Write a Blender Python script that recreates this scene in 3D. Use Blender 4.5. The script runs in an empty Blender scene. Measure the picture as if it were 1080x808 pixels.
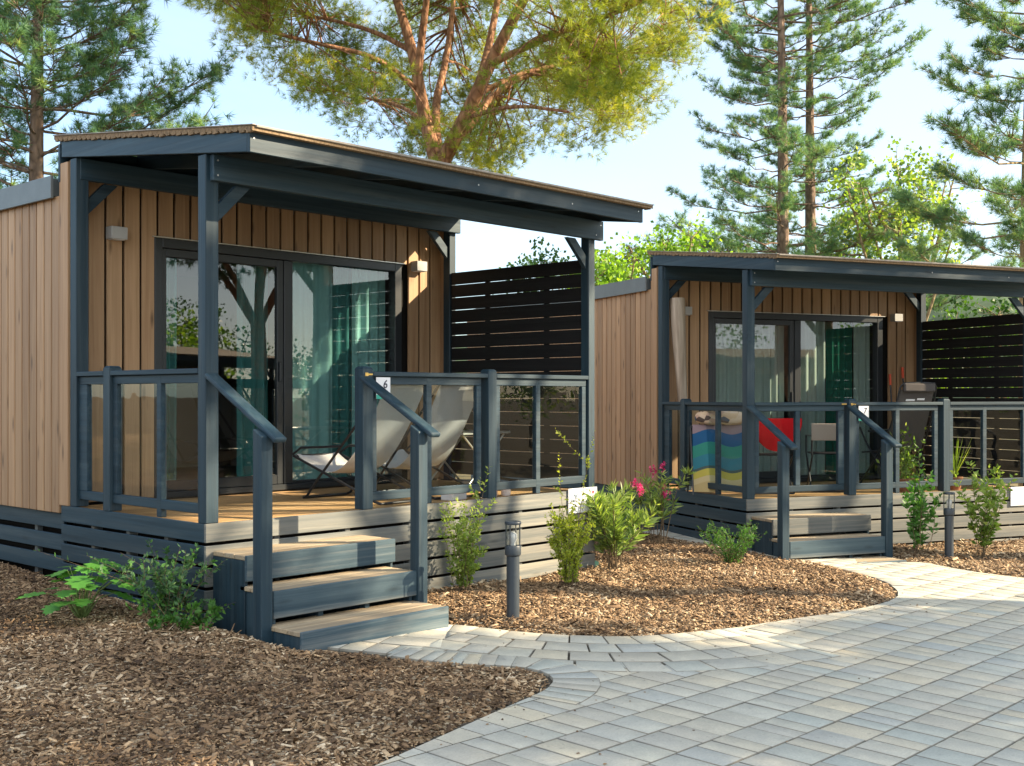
import bpy, bmesh, math, random
import numpy as np
from mathutils import Vector, Matrix
R = math.radians
scene = bpy.context.scene
COL = scene.collection
rng = np.random.default_rng(7)
random.seed(7)

# ------------------------------------------------------------------ camera constants (metres, cabin-one axes)
YAW = 0.748
CAM = np.array([-4.193, -6.563, 0.817])
FW = np.array([math.cos(YAW), math.sin(YAW), 0.0])
RT = np.array([math.sin(YAW), -math.cos(YAW), 0.0])


def spot(px, depth, z=None, py=None):
    """world position lying in the photo column px at a given distance along the view"""
    p = CAM + FW * depth + RT * ((px - 540.0) / 1243.0 * depth)
    if py is not None:
        p[2] = CAM[2] - (py - 418.3) / 1243.0 * depth
    elif z is not None:
        p[2] = z
    else:
        p[2] = gz(p[0], p[1])
    return p


def gz(x, y):
    x = np.clip(x, -30, 40)
    y = np.clip(y, -15, 8)
    return -0.70 - 0.019 * (x - 0.6) + 0.03 * (y + 1)


# ------------------------------------------------------------------ tagging and hierarchy
def tag(o, label=None, cat=None, group=None, kind=None):
    if label: o['label'] = label
    if cat: o['category'] = cat
    if group: o['group'] = group
    if kind: o['kind'] = kind
    return o


def empty(name, loc=(0, 0, 0), rz=0.0, label=None, cat=None, group=None):
    o = bpy.data.objects.new(name, None)
    o.empty_display_size = 0.2
    o.location = loc
    o.rotation_euler = (0, 0, rz)
    COL.objects.link(o)
    return tag(o, label, cat, group)


def copy_tree(o, parent=None):
    c = o.copy()
    COL.objects.link(c)
    if parent is not None:
        c.parent = parent
    for ch in list(o.children):
        copy_tree(ch, c)
    return c


# ------------------------------------------------------------------ mesh builders
class MB:
    def __init__(s):
        s.v = []; s.f = []; s.r = []

    def add(s, verts, faces, r=None):
        b = len(s.v)
        s.v.extend([tuple(map(float, p)) for p in verts])
        r = random.random() if r is None else r
        for f in faces:
            s.f.append(tuple(b + i for i in f)); s.r.append(r)
        return s

    def box(s, x0, x1, y0, y1, z0, z1, r=None):
        vs = [(x, y, z) for z in (z0, z1) for y in (y0, y1) for x in (x0, x1)]
        return s.add(vs, [(0, 2, 3, 1), (4, 5, 7, 6), (0, 1, 5, 4), (2, 6, 7, 3), (0, 4, 6, 2), (1, 3, 7, 5)], r)

    def hexa(s, bottom, top, r=None):
        return s.add(list(bottom) + list(top), [(3, 2, 1, 0), (4, 5, 6, 7), (0, 1, 5, 4), (1, 2, 6, 5), (2, 3, 7, 6), (3, 0, 4, 7)], r)

    def prism(s, poly, axis, a, b, r=None):
        """2-D polygon extruded along an axis; poly coords are the two other axes in xyz order"""
        n = len(poly)
        def mk(p, t):
            return {'x': (t, p[0], p[1]), 'y': (p[0], t, p[1]), 'z': (p[0], p[1], t)}[axis]
        vs = [mk(p, a) for p in poly] + [mk(p, b) for p in poly]
        fs = [tuple(range(n)), tuple(range(2 * n - 1, n - 1, -1))]
        for i in range(n):
            j = (i + 1) % n
            fs.append((i, n + i, n + j, j))
        return s.add(vs, fs, r)

    def bar(s, p0, p1, w, h, up=(0, 0, 1), r=None):
        p0, p1 = Vector(p0), Vector(p1)
        d = (p1 - p0).normalized(); u = Vector(up)
        sd = d.cross(u)
        if sd.length < 1e-4: sd = d.cross(Vector((0, 1, 0)))
        sd.normalize(); u = sd.cross(d).normalized()
        q = [(-w / 2, -h / 2), (w / 2, -h / 2), (w / 2, h / 2), (-w / 2, h / 2)]
        vs = [p0 + sd * a + u * b for a, b in q] + [p1 + sd * a + u * b for a, b in q]
        return s.add(vs, [(0, 1, 2, 3), (7, 6, 5, 4), (0, 4, 5, 1), (1, 5, 6, 2), (2, 6, 7, 3), (3, 7, 4, 0)], r)

    def tube(s, pts, radii, n=8, r=None, cap=True):
        pts = [Vector(p) for p in pts]
        if not hasattr(radii, '__len__'): radii = [radii] * len(pts)
        rings = []; ref = None
        vs = []
        for i, p in enumerate(pts):
            a = pts[max(i - 1, 0)]; b = pts[min(i + 1, len(pts) - 1)]
            d = (b - a)
            d = d.normalized() if d.length > 1e-9 else Vector((0, 0, 1))
            if ref is None:
                ref = d.orthogonal().normalized()
            sd = (ref - d * ref.dot(d))
            sd = sd.normalized() if sd.length > 1e-6 else d.orthogonal().normalized()
            ref = sd; bn = d.cross(sd)
            for k in range(n):
                t = 2 * math.pi * k / n
                vs.append(p + (sd * math.cos(t) + bn * math.sin(t)) * radii[i])
        fs = []
        for i in range(len(pts) - 1):
            for k in range(n):
                fs.append((i * n + k, i * n + (k + 1) % n, (i + 1) * n + (k + 1) % n, (i + 1) * n + k))
        if cap:
            fs.append(tuple(range(n - 1, -1, -1)))
            fs.append(tuple((len(pts) - 1) * n + k for k in range(n)))
        return s.add(vs, fs, r)

    def lathe(s, prof, c=(0, 0, 0), n=24, r=None):
        vs = []
        for (rad, z) in prof:
            for k in range(n):
                t = 2 * math.pi * k / n
                vs.append((c[0] + rad * math.cos(t), c[1] + rad * math.sin(t), c[2] + z))
        fs = []
        for i in range(len(prof) - 1):
            for k in range(n):
                fs.append((i * n + k, i * n + (k + 1) % n, (i + 1) * n + (k + 1) % n, (i + 1) * n + k))
        fs.append(tuple(range(n - 1, -1, -1)))
        fs.append(tuple((len(prof) - 1) * n + k for k in range(n)))
        return s.add(vs, fs, r)

    def build(s, name, mat, parent=None, bevel=0.0, smooth=None, dz=0.0, seg=1):
        me = bpy.data.meshes.new(name)
        vs = s.v if not dz else [(x, y, z + dz) for x, y, z in s.v]
        me.from_pydata(vs, [], s.f)
        me.validate()
        at = me.attributes.new('rnd', 'FLOAT', 'FACE')
        if len(at.data) == len(s.r):
            at.data.foreach_set('value', s.r)
        bm = bmesh.new(); bm.from_mesh(me)
        bmesh.ops.recalc_face_normals(bm, faces=bm.faces[:])
        bm.to_mesh(me); bm.free()
        if smooth is not None:
            me.polygons.foreach_set('use_smooth', [True] * len(me.polygons))
            me.set_sharp_from_angle(angle=R(smooth))
        me.materials.append(mat)
        o = bpy.data.objects.new(name, me)
        COL.objects.link(o)
        if parent is not None: o.parent = parent
        if bevel:
            m = o.modifiers.new('edge', 'BEVEL'); m.width = bevel; m.segments = seg
            m.limit_method = 'ANGLE'; m.angle_limit = R(40); m.harden_normals = False
        return o


def np_mesh(name, verts, faces, mat, parent=None, rnd=None, smooth=False):
    """faces: (N,k) int array, all the same size; rnd: per-face value"""
    me = bpy.data.meshes.new(name)
    faces = np.asarray(faces, dtype=np.int32); verts = np.asarray(verts, dtype=np.float32)
    n, k = faces.shape
    me.vertices.add(len(verts)); me.vertices.foreach_set('co', verts.ravel())
    me.loops.add(n * k); me.loops.foreach_set('vertex_index', faces.ravel())
    me.polygons.add(n); me.polygons.foreach_set('loop_start', np.arange(0, n * k, k, dtype=np.int32))
    if rnd is not None:
        at = me.attributes.new('rnd', 'FLOAT', 'FACE'); at.data.foreach_set('value', np.asarray(rnd, dtype=np.float32))
    if smooth: me.polygons.foreach_set('use_smooth', np.ones(n, dtype=bool))
    me.update(calc_edges=True)
    me.materials.append(mat)
    o = bpy.data.objects.new(name, me); COL.objects.link(o)
    if parent is not None: o.parent = parent
    return o


def frames(dirs, roll=None):
    """orthonormal frames whose third axis is dirs"""
    d = dirs / (np.linalg.norm(dirs, axis=1, keepdims=True) + 1e-9)
    h = np.where(np.abs(d[:, 2:3]) < 0.9, np.array([[0, 0, 1.0]]), np.array([[1.0, 0, 0]]))
    a = np.cross(h, d); a /= np.linalg.norm(a, axis=1, keepdims=True)
    b = np.cross(d, a)
    if roll is not None:
        c, s_ = np.cos(roll)[:, None], np.sin(roll)[:, None]
        a, b = a * c + b * s_, b * c - a * s_
    return a, b, d


def scatter(tv, tf, pos, dirs, scale, roll=None):
    a, b, d = frames(dirs, roll)
    tv = np.asarray(tv, float); tf = np.asarray(tf)
    sc = np.asarray(scale, float)
    sc = sc[:, None, None] if sc.ndim == 1 else sc
    V = pos[:, None, :] + sc * (tv[None, :, 0:1] * a[:, None, :] + tv[None, :, 1:2] * b[:, None, :] + tv[None, :, 2:3] * d[:, None, :])
    F = tf[None] + (np.arange(len(pos)) * len(tv))[:, None, None]
    return V.reshape(-1, 3), F.reshape(-1, tf.shape[1])


# ------------------------------------------------------------------ materials
def mat_new(name):
    m = bpy.data.materials.new(name); m.use_nodes = True
    nt = m.node_tree
    for n in list(nt.nodes): nt.nodes.remove(n)
    out = nt.nodes.new('ShaderNodeOutputMaterial')
    return m, nt, out


def N(nt, typ, **kw):
    n = nt.nodes.new('ShaderNode' + typ)
    for k, v in kw.items():
        if k.startswith('i_'):
            n.inputs[k[2:].replace('_', ' ')].default_value = v
        else:
            setattr(n, k, v)
    return n


def ramp(nt, stops, fac=None):
    r = nt.nodes.new('ShaderNodeValToRGB')
    el = r.color_ramp.elements
    while len(el) < len(stops): el.new(0.5)
    for e, (p, c) in zip(el, stops):
        e.position = p; e.color = (c[0], c[1], c[2], 1) if hasattr(c, '__len__') else (c, c, c, 1)
    if fac is not None: nt.links.new(fac, r.inputs['Fac'])
    return r


def mathn(nt, op, a, b=None, clamp=False):
    n = nt.nodes.new('ShaderNodeMath'); n.operation = op; n.use_clamp = clamp
    for i, x in enumerate((a, b)):
        if x is None: continue
        if isinstance(x, (int, float)): n.inputs[i].default_value = x
        else: nt.links.new(x, n.inputs[i])
    return n.outputs[0]


def mixc(nt, fac, a, b, mode='MIX'):
    n = nt.nodes.new('ShaderNodeMix'); n.data_type = 'RGBA'; n.blend_type = mode
    for sock, x in ((n.inputs[0], fac), (n.inputs[6], a), (n.inputs[7], b)):
        if isinstance(x, (int, float)): sock.default_value = x
        elif isinstance(x, tuple): sock.default_value = (x[0], x[1], x[2], 1)
        else: nt.links.new(x, sock)
    return n.outputs[2]


def principled(nt, out, color, rough=0.6, bump=None, bump_d=0.01, bump_s=0.5, spec=0.4, metallic=0.0):
    b = nt.nodes.new('ShaderNodeBsdfPrincipled')
    if isinstance(color, tuple): b.inputs['Base Color'].default_value = (*color, 1)
    else: nt.links.new(color, b.inputs['Base Color'])
    if isinstance(rough, (int, float)): b.inputs['Roughness'].default_value = rough
    else: nt.links.new(rough, b.inputs['Roughness'])
    b.inputs['Specular IOR Level'].default_value = spec
    b.inputs['Metallic'].default_value = metallic
    if bump is not None:
        bp = nt.nodes.new('ShaderNodeBump'); bp.inputs['Distance'].default_value = bump_d; bp.inputs['Strength'].default_value = bump_s
        nt.links.new(bump, bp.inputs['Height']); nt.links.new(bp.outputs[0], b.inputs['Normal'])
    nt.links.new(b.outputs[0], out.inputs['Surface'])
    return b


def rnd_vec(nt):
    """object coordinates shifted by the per-board random value"""
    tc = nt.nodes.new('ShaderNodeTexCoord')
    at = N(nt, 'Attribute', attribute_name='rnd')
    sc = N(nt, 'VectorMath', operation='SCALE'); sc.inputs[0].default_value = (13.7, 7.3, 29.1)
    nt.links.new(at.outputs['Fac'], sc.inputs['Scale'])
    ad = N(nt, 'VectorMath', operation='ADD')
    nt.links.new(tc.outputs['Object'], ad.inputs[0]); nt.links.new(sc.outputs[0], ad.inputs[1])
    return ad.outputs[0], at.outputs['Fac'], tc.outputs['Object']


def wood(name, c1, c2, axis, knots=0.0, rough=0.6, vary=0.35, fine=38.0, weather=None, wamt=0.0, bump=0.4, ribs=None, spec=0.35):
    m, nt, out = mat_new(name)
    vec, rnd, obj = rnd_vec(nt)
    s = {'x': (1.1, fine, fine), 'y': (fine, 1.1, fine), 'z': (fine, fine, 1.1)}[axis]
    mp = N(nt, 'Mapping'); mp.inputs['Scale'].default_value = s; nt.links.new(vec, mp.inputs['Vector'])
    n1 = N(nt, 'TexNoise', i_Scale=1.0, i_Detail=5.0, i_Roughness=0.6, i_Distortion=0.6); nt.links.new(mp.outputs[0], n1.inputs['Vector'])
    s2 = tuple(k / 7.0 for k in s)
    mp2 = N(nt, 'Mapping'); mp2.inputs['Scale'].default_value = s2; nt.links.new(vec, mp2.inputs['Vector'])
    n2 = N(nt, 'TexNoise', i_Scale=1.0, i_Detail=3.0, i_Distortion=1.2); nt.links.new(mp2.outputs[0], n2.inputs['Vector'])
    g = mathn(nt, 'ADD', mathn(nt, 'MULTIPLY', n1.outputs[0], 0.6), mathn(nt, 'MULTIPLY', n2.outputs[0], 0.4))
    col = ramp(nt, [(0.32, c1), (0.68, c2)], g).outputs[0]
    if knots:
        v = {'x': (2.2, 9, 9), 'y': (9, 2.2, 9), 'z': (9, 9, 2.2)}[axis]
        mk = N(nt, 'Mapping'); mk.inputs['Scale'].default_value = v; nt.links.new(vec, mk.inputs['Vector'])
        vo = N(nt, 'TexVoronoi', i_Scale=1.0, i_Randomness=1.0); nt.links.new(mk.outputs[0], vo.inputs['Vector'])
        kf = ramp(nt, [(0.03, 1.0), (0.19, 0.0)], vo.outputs['Distance']).outputs[0]
        col = mixc(nt, mathn(nt, 'MULTIPLY', kf, knots), col, tuple(k * 0.38 for k in c1))
    if weather is not None:
        n3 = N(nt, 'TexNoise', i_Scale=2.3, i_Detail=6.0, i_Roughness=0.7); nt.links.new(mp2.outputs[0], n3.inputs['Vector'])
        wf = ramp(nt, [(0.48, 0.0), (0.72, 1.0)], n3.outputs[0]).outputs[0]
        col = mixc(nt, mathn(nt, 'MULTIPLY', wf, wamt), col, weather)
    br = mathn(nt, 'ADD', mathn(nt, 'MULTIPLY', rnd, vary), 1.0 - vary / 2)
    cb = N(nt, 'CombineColor')
    for k in range(3): nt.links.new(br, cb.inputs[k])
    col = mixc(nt, 1.0, col, cb.outputs[0], 'MULTIPLY')
    h = n1.outputs[0]
    if ribs:
        sx = N(nt, 'SeparateXYZ'); nt.links.new(obj, sx.inputs[0])
        w = mathn(nt, 'SINE', mathn(nt, 'MULTIPLY', sx.outputs[{'x': 1, 'y': 0, 'z': 0}[axis]], ribs))
        h = mathn(nt, 'ADD', mathn(nt, 'MULTIPLY', h, 0.3), mathn(nt, 'MULTIPLY', w, 0.5))
    principled(nt, out, col, rough, h, 0.004, bump, spec)
    return m


def plain(name, col, rough=0.5, spec=0.5, metallic=0.0, noise=0.0, nscale=30.0, bump=0.0):
    m, nt, out = mat_new(name)
    c = col; h = None
    if noise or bump:
        tc = N(nt, 'TexCoord')
        n1 = N(nt, 'TexNoise', i_Scale=nscale, i_Detail=5.0, i_Roughness=0.65); nt.links.new(tc.outputs['Object'], n1.inputs['Vector'])
        lo = tuple(max(0, k * (1 - noise)) for k in col); hi = tuple(min(1, k * (1 + noise)) for k in col)
        c = ramp(nt, [(0.3, lo), (0.7, hi)], n1.outputs[0]).outputs[0]
        h = n1.outputs[0] if bump else None
    principled(nt, out, c, rough, h, 0.01, bump, spec, metallic)
    return m


def glass(name, refl=1.0, tint=(0.9, 0.95, 0.94), wave=0.0, wscale=3.0):
    m, nt, out = mat_new(name)
    tr = N(nt, 'BsdfTransparent'); tr.inputs[0].default_value = (*tint, 1)
    gl = N(nt, 'BsdfGlossy'); gl.inputs['Roughness'].default_value = 0.0; gl.inputs[0].default_value = (1, 1, 1, 1)
    fr = N(nt, 'Fresnel', i_IOR=1.5)
    mx = N(nt, 'MixShader')
    ge = N(nt, 'NewGeometry')
    front = mathn(nt, 'SUBTRACT', 1.0, ge.outputs['Backfacing'])
    nt.links.new(mathn(nt, 'MULTIPLY', mathn(nt, 'MULTIPLY', fr.outputs[0], refl, True), front), mx.inputs[0])
    nt.links.new(tr.outputs[0], mx.inputs[1]); nt.links.new(gl.outputs[0], mx.inputs[2])
    if wave:
        tc = N(nt, 'TexCoord')
        n1 = N(nt, 'TexNoise', i_Scale=wscale, i_Detail=1.0, i_Distortion=0.4); nt.links.new(tc.outputs['Object'], n1.inputs['Vector'])
        bp = N(nt, 'Bump'); bp.inputs['Distance'].default_value = wave; bp.inputs['Strength'].default_value = 1.0
        nt.links.new(n1.outputs[0], bp.inputs['Height'])
        nt.links.new(bp.outputs[0], gl.inputs['Normal']); nt.links.new(bp.outputs[0], fr.inputs['Normal'])
    nt.links.new(mx.outputs[0], out.inputs['Surface'])
    return m


def leafmat(name, stops, trans=0.35, tcol=None, rough=0.5, spec=0.35):
    m, nt, out = mat_new(name)
    at = N(nt, 'Attribute', attribute_name='rnd')
    col = ramp(nt, stops, at.outputs['Fac']).outputs[0]
    b = N(nt, 'BsdfPrincipled'); b.inputs['Roughness'].default_value = rough; b.inputs['Specular IOR Level'].default_value = spec
    nt.links.new(col, b.inputs['Base Color'])
    t = N(nt, 'BsdfTranslucent')
    tc = mixc(nt, 1.0, col, tcol or (1.6, 1.7, 0.7), 'MULTIPLY')
    nt.links.new(tc, t.inputs[0])
    mx = N(nt, 'MixShader'); mx.inputs[0].default_value = trans
    nt.links.new(b.outputs[0], mx.inputs[1]); nt.links.new(t.outputs[0], mx.inputs[2])
    nt.links.new(mx.outputs[0], out.inputs['Surface'])
    return m


M = {}
DK1, DK2 = (0.007, 0.021, 0.033), (0.020, 0.048, 0.069)
for ax in 'xyz':
    M['dark_' + ax] = wood('stained_timber_' + ax, DK1, DK2, ax, knots=0.55, rough=0.55, vary=0.3, weather=(0.09, 0.115, 0.122), wamt=0.4, bump=0.35)
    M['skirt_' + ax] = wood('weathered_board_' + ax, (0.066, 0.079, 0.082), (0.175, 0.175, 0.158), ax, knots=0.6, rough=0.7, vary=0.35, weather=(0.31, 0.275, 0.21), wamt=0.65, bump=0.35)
M['riser'] = wood('scuffed_riser', (0.018, 0.043, 0.064), (0.060, 0.098, 0.120), 'x', knots=0.6, rough=0.6, vary=0.25, weather=(0.24, 0.24, 0.22), wamt=0.65, bump=0.35)
M['clad'] = wood('larch_cladding', (0.27, 0.158, 0.082), (0.44, 0.285, 0.158), 'z', knots=0.9, rough=0.6, vary=0.34, fine=30)
M['deck'] = wood('deck_boards', (0.30, 0.17, 0.07), (0.47, 0.30, 0.14), 'x', knots=0.2, rough=0.55, vary=0.4, ribs=2 * math.pi / 0.014, bump=0.9)
M['tread'] = wood('worn_tread', (0.24, 0.18, 0.115), (0.44, 0.35, 0.23), 'x', knots=0.4, rough=0.7, vary=0.3, weather=(0.2, 0.21, 0.2), wamt=0.3)
M['slat'] = wood('black_slat', (0.006, 0.006, 0.007), (0.016, 0.016, 0.017), 'y', rough=0.6, vary=0.3, spec=0.25)
M['anthracite'] = plain('anthracite_aluminium', (0.014, 0.018, 0.022), 0.38, 0.5)
M['alu'] = plain('brushed_aluminium', (0.62, 0.6, 0.55), 0.35, 0.5, 0.8)
M['void'] = plain('shadowed_underfloor', (0.012, 0.011, 0.010), 0.9, 0.1)  # near-black colour carries the shade under the floors
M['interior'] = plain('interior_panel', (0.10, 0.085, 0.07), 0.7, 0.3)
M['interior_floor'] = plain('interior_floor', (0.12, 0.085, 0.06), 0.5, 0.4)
M['roofsheet'] = plain('fibre_roof_sheet', (0.21, 0.145, 0.085), 0.85, 0.2, noise=0.5, nscale=60, bump=0.3)
M['roofstrip'] = plain('roof_edge_strip', (0.27, 0.24, 0.205), 0.7, 0.3, noise=0.25, nscale=20)
M['lamp'] = plain('lamp_housing', (0.40, 0.40, 0.385), 0.45, 0.4)
M['steel'] = plain('grey_fascia', (0.12, 0.135, 0.135), 0.5, 0.5, noise=0.12, nscale=6)
M['doorglass'] = glass('door_glass', 2.2, (0.90, 0.95, 0.94), 0.0004, 0.9)
M['railglass'] = glass('acrylic_pane', 0.65, (0.88, 0.92, 0.93), 0.0018, 3.0)
M['screw'] = plain('zinc_screw', (0.5, 0.5, 0.5), 0.4, 0.5, 0.7)
M['brass'] = plain('brass', (0.75, 0.5, 0.16), 0.3, 0.5, 0.9)
M['white'] = plain('white_board', (0.78, 0.78, 0.8), 0.5, 0.4)
M['ink'] = plain('dark_ink', (0.06, 0.06, 0.08), 0.6)
M['inkgrey'] = plain('grey_ink', (0.28, 0.29, 0.33), 0.6)
M['red'] = plain('red_ink', (0.6, 0.03, 0.04), 0.5)
M['greenink'] = plain('green_ink', (0.02, 0.33, 0.26), 0.5)
M['teal'] = None
SKY = 0.12
EXPO = 1.72
# ------------------------------------------------------------------ the cabin (porch corner = local origin, deck level z = 0 before the DZ shift)
DZ = 0.72
SL = 0.124                                    # slope of the porch roof


def roof_z(y):                                # underside of the porch roof
    return 2.311 + SL * (y + 0.5)


def make_cabin():
    root = empty('cabin')

    def put(mb, name, mat, parent=root, bevel=0.003, smooth=None, seg=1):
        return mb.build(name, mat, parent, bevel, smooth, DZ, seg)

    # --- walls
    w = MB()
    w.box(0.035, 0.12, 1.99, 8.0, -0.10, 2.32).box(3.81, 3.895, 1.99, 8.0, -0.10, 2.32).box(0.12, 3.81, 7.9, 8.0, -0.10, 2.32)
    w.box(0.12, 0.77, 1.965, 2.05, -0.10, 2.60).box(3.37, 3.81, 1.965, 2.05, -0.10, 2.60).box(0.77, 3.37, 1.965, 2.05, 2.07, 2.60)
    put(w, 'wall', M['void'])
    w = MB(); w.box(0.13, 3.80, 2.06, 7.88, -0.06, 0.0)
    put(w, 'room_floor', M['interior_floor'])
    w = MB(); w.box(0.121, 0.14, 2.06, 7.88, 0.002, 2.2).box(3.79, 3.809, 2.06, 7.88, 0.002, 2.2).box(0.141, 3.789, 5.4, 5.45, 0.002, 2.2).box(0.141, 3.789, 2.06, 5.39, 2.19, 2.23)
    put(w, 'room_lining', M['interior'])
    # --- cladding
    c = MB(); y = 1.985
    while y < 8.0:
        c.box(-0.004, 0.02, y, y + 0.110, -0.062, 2.33); y += 0.125
    put(c, 'side_cladding', M['clad'], bevel=0.004)
    c = MB(); y = 1.985
    while y < 8.0:
        c.box(3.91, 3.93, y, y + 0.112, -0.062, 2.33); y += 0.125
    put(c, 'side_cladding', M['clad'], bevel=0.004)
    c = MB(); x = 0.055
    k = 0
    while x < 3.9:
        x1 = min(x + 0.129, 3.925)
        zb = 0.01 if (x < 0.70 or x > 3.36) else 2.092
        if x < 0.76 < x1 - 0.02: x1 = 0.755
        if zb > 1: zt = 2.60
        else: zt = 2.60
        c.box(x, x1, 1.922 + random.uniform(0, 0.003), 1.945, zb, zt)
        x = x1 + 0.020
        k += 1
    put(c, 'front_cladding', M['clad'], bevel=0.004)
    c = MB(); c.box(-0.006, 0.03, 1.84, 1.975, 0.0, 2.57)
    put(c, 'corner_board', M['clad'])
    c = MB(); c.box(3.905, 3.935, 1.86, 1.975, 0.0, 2.57)
    put(c, 'corner_board', M['clad'])
    # --- cabin roof and fascia
    f = MB(); f.box(-0.02, 3.95, 2.06, 8.1, 2.335, 2.47)
    rf = put(f, 'roof', M['steel'])
    f = MB(); f.box(-0.045, -0.022, 2.03, 8.12, 2.315, 2.485); put(f, 'fascia', M['steel'], rf)
    f = MB(); f.box(3.952, 3.975, 2.05, 8.12, 2.315, 2.485); put(f, 'fascia', M['steel'], rf)
    # --- skirting below the cabin wall
    for x0, x1 in ((0.03, 0.055), (3.88, 3.905)):
        s = MB()
        for z0, z1 in ((-0.187, -0.066), (-0.350, -0.230), (-0.515, -0.395)):
            s.box(x0, x1, 1.975, 8.0, z0, z1)
        put(s, 'wall_skirting', M['dark_y'])
    for y in (2.5, 3.6, 4.7, 5.8, 6.9):
        for x in (0.075, 3.8):
            s = MB(); s.box(x, x + 0.045, y, y + 0.05, -0.95, -0.105); put(s, 'underfloor_post', M['steel'])
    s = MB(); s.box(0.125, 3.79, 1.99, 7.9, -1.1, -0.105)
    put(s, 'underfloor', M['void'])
    # --- deck
    d = MB(); y = 0.024
    while y < 1.92:
        d.box(0.024, 3.935, y, min(y + 0.118, 1.928), -0.036, -0.012); y += 0.124
    put(d, 'deck_floor', M['deck'])
    d = MB(); d.box(0.10, 3.86, 0.10, 1.90, -1.1, -0.045)  # solid dark block standing in for the shade under the deck
    put(d, 'deck_shade_block', M['void'], bevel=0)
    for x in (0.55, 1.16, 1.77, 2.38, 2.99, 3.6):
        d = MB(); d.box(x, x + 0.045, 0.026, 0.095, -1.1, -0.04); put(d, 'deck_stud', M['skirt_z'])
    for y in (0.5, 1.0, 1.5):
        d = MB(); d.box(0.026, 0.095, y, y + 0.045, -1.1, -0.04); put(d, 'deck_stud', M['skirt_z'])
    s = MB()
    for k in range(5):
        z1 = -0.143 * k
        s.box(0.0, 3.962, 0.0, 0.022, z1 - 0.121, z1)
    put(s, 'front_skirting', M['skirt_x'])
    s = MB()
    for k in range(5):
        z1 = -0.143 * k
        s.box(0.0, 0.022, 0.0235, 1.955, z1 - 0.121, z1)
    put(s, 'side_skirting', M['dark_y'])
    s = MB()
    for k in range(5):
        z1 = -0.143 * k
        s.box(3.94, 3.962, 0.0235, 1.955, z1 - 0.121, z1)
    put(s, 'side_skirting', M['dark_y'])
    # --- porch posts, beams, braces
    for (x0, x1, y0, y1) in ((0.0, 0.098, 0.001, 0.092), (3.875, 3.962, 0.001, 0.092), (0.0, 0.10, 1.72, 1.815), (3.875, 3.962, 1.76, 1.85)):
        p = MB(); p.box(x0, x1, y0, y1, 0.001, roof_z(y0) - 0.002)
        put(p, 'porch_post', M['dark_z'], bevel=0.005)
    b = MB(); b.box(0.028, 4.025, -0.047, -0.001, 2.200, 2.368)
    put(b, 'beam', M['dark_x'], bevel=0.004)
    b = MB(); b.box(0.03, 3.985, 1.713, 1.758, 2.425, 2.585)
    put(b, 'beam', M['dark_x'], bevel=0.004)
    for (xa, xb, y) in ((0.10, 0.36, 0.045), (3.873, 3.61, 0.045), (0.102, 0.36, 1.785), (3.873, 3.61, 1.80)):
        zt = 2.20 if y < 1 else 2.425
        p = MB(); q = 0.085 * (1 if xb > xa else -1)
        p.prism([(xa, zt - 0.26), (xb, zt), (xb - q * 1.35, zt), (xa, zt - 0.26 + abs(q) * 1.35)], 'y', y - 0.02, y + 0.02)
        put(p, 'brace', M['dark_x'])
    for (x, z, y) in ((0.06, 2.235, -0.047), (0.06, 2.33, -0.047), (3.92, 2.24, -0.047), (3.985, 2.33, -0.047), (0.02, 2.40, -0.50), (1.98, 2.37, -0.50), (3.93, 2.40, -0.50), (3.05, 2.36, -0.50)):
        q = MB(); n_ = 10
        q.prism([(x + 0.006 * math.cos(6.2832 * k / n_), z + 0.006 * math.sin(6.2832 * k / n_)) for k in range(n_)], 'y', y - 0.0025, y - 0.0002)
        put(q, 'screw', M['screw'], bevel=0)
    # --- porch roof
    r = MB(); n = 170; x0, x1 = -0.024, 4.075
    pitch = 0.071
    top = []; bot = []
    y0, y1 = -0.548, 2.02
    for i in range(n + 1):
        y = y0 + (y1 - y0) * i / n
        z = roof_z(y) + 0.128
        bot.append((y, z + 0.006 * math.sin(2 * math.pi * (y - y0) / pitch)))
        top.append((y, z + 0.030))
    r.prism(bot + top[::-1], 'x', x0, x1)
    y = -0.53
    while y < 1.98:                               # fibrous tabs hanging in the corrugations along the open edge
        for xa in (-0.026, 4.05):
            h = random.uniform(0.0, 0.009)
            zb = roof_z(y) + 0.128
            r.box(xa, xa + 0.02, y, y + pitch * random.uniform(0.55, 0.85), zb - h, zb + 0.02)
        y += pitch
    # edge battens that close the corrugations: little tabs with gaps along the left and right edges
    sheet = put(r, 'porch_roof', M['roofsheet'], bevel=0)
    e = MB()
    for xa, xb in ((-0.034, -0.004), (4.05, 4.085)):
        e.hexa([(xa, -0.56, roof_z(-0.56) + 0.159), (xb, -0.56, roof_z(-0.56) + 0.159), (xb, 2.025, roof_z(2.025) + 0.159), (xa, 2.025, roof_z(2.025) + 0.159)],
               [(xa, -0.56, roof_z(-0.56) + 0.167), (xb, -0.56, roof_z(-0.56) + 0.167), (xb, 2.025, roof_z(2.025) + 0.167), (xa, 2.025, roof_z(2.025) + 0.167)])
    zf = roof_z(-0.548) + 0.1605
    e.box(-0.003, 4.048, -0.562, -0.53, zf - 0.012, zf + 0.004)
    put(e, 'edge_strip', M['roofstrip'], sheet)

    # boarded soffit and rafters
    g = MB()
    g.hexa([(0.0, -0.465, roof_z(-0.465) + 0.105), (3.96, -0.465, roof_z(-0.465) + 0.105), (3.96, 1.98, roof_z(1.98) + 0.105), (0.0, 1.98, roof_z(1.98) + 0.105)],
           [(0.0, -0.465, roof_z(-0.465) + 0.12), (3.96, -0.465, roof_z(-0.465) + 0.12), (3.96, 1.98, roof_z(1.98) + 0.12), (0.0, 1.98, roof_z(1.98) + 0.12)])
    put(g, 'soffit', M['dark_y'], sheet)
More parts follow.
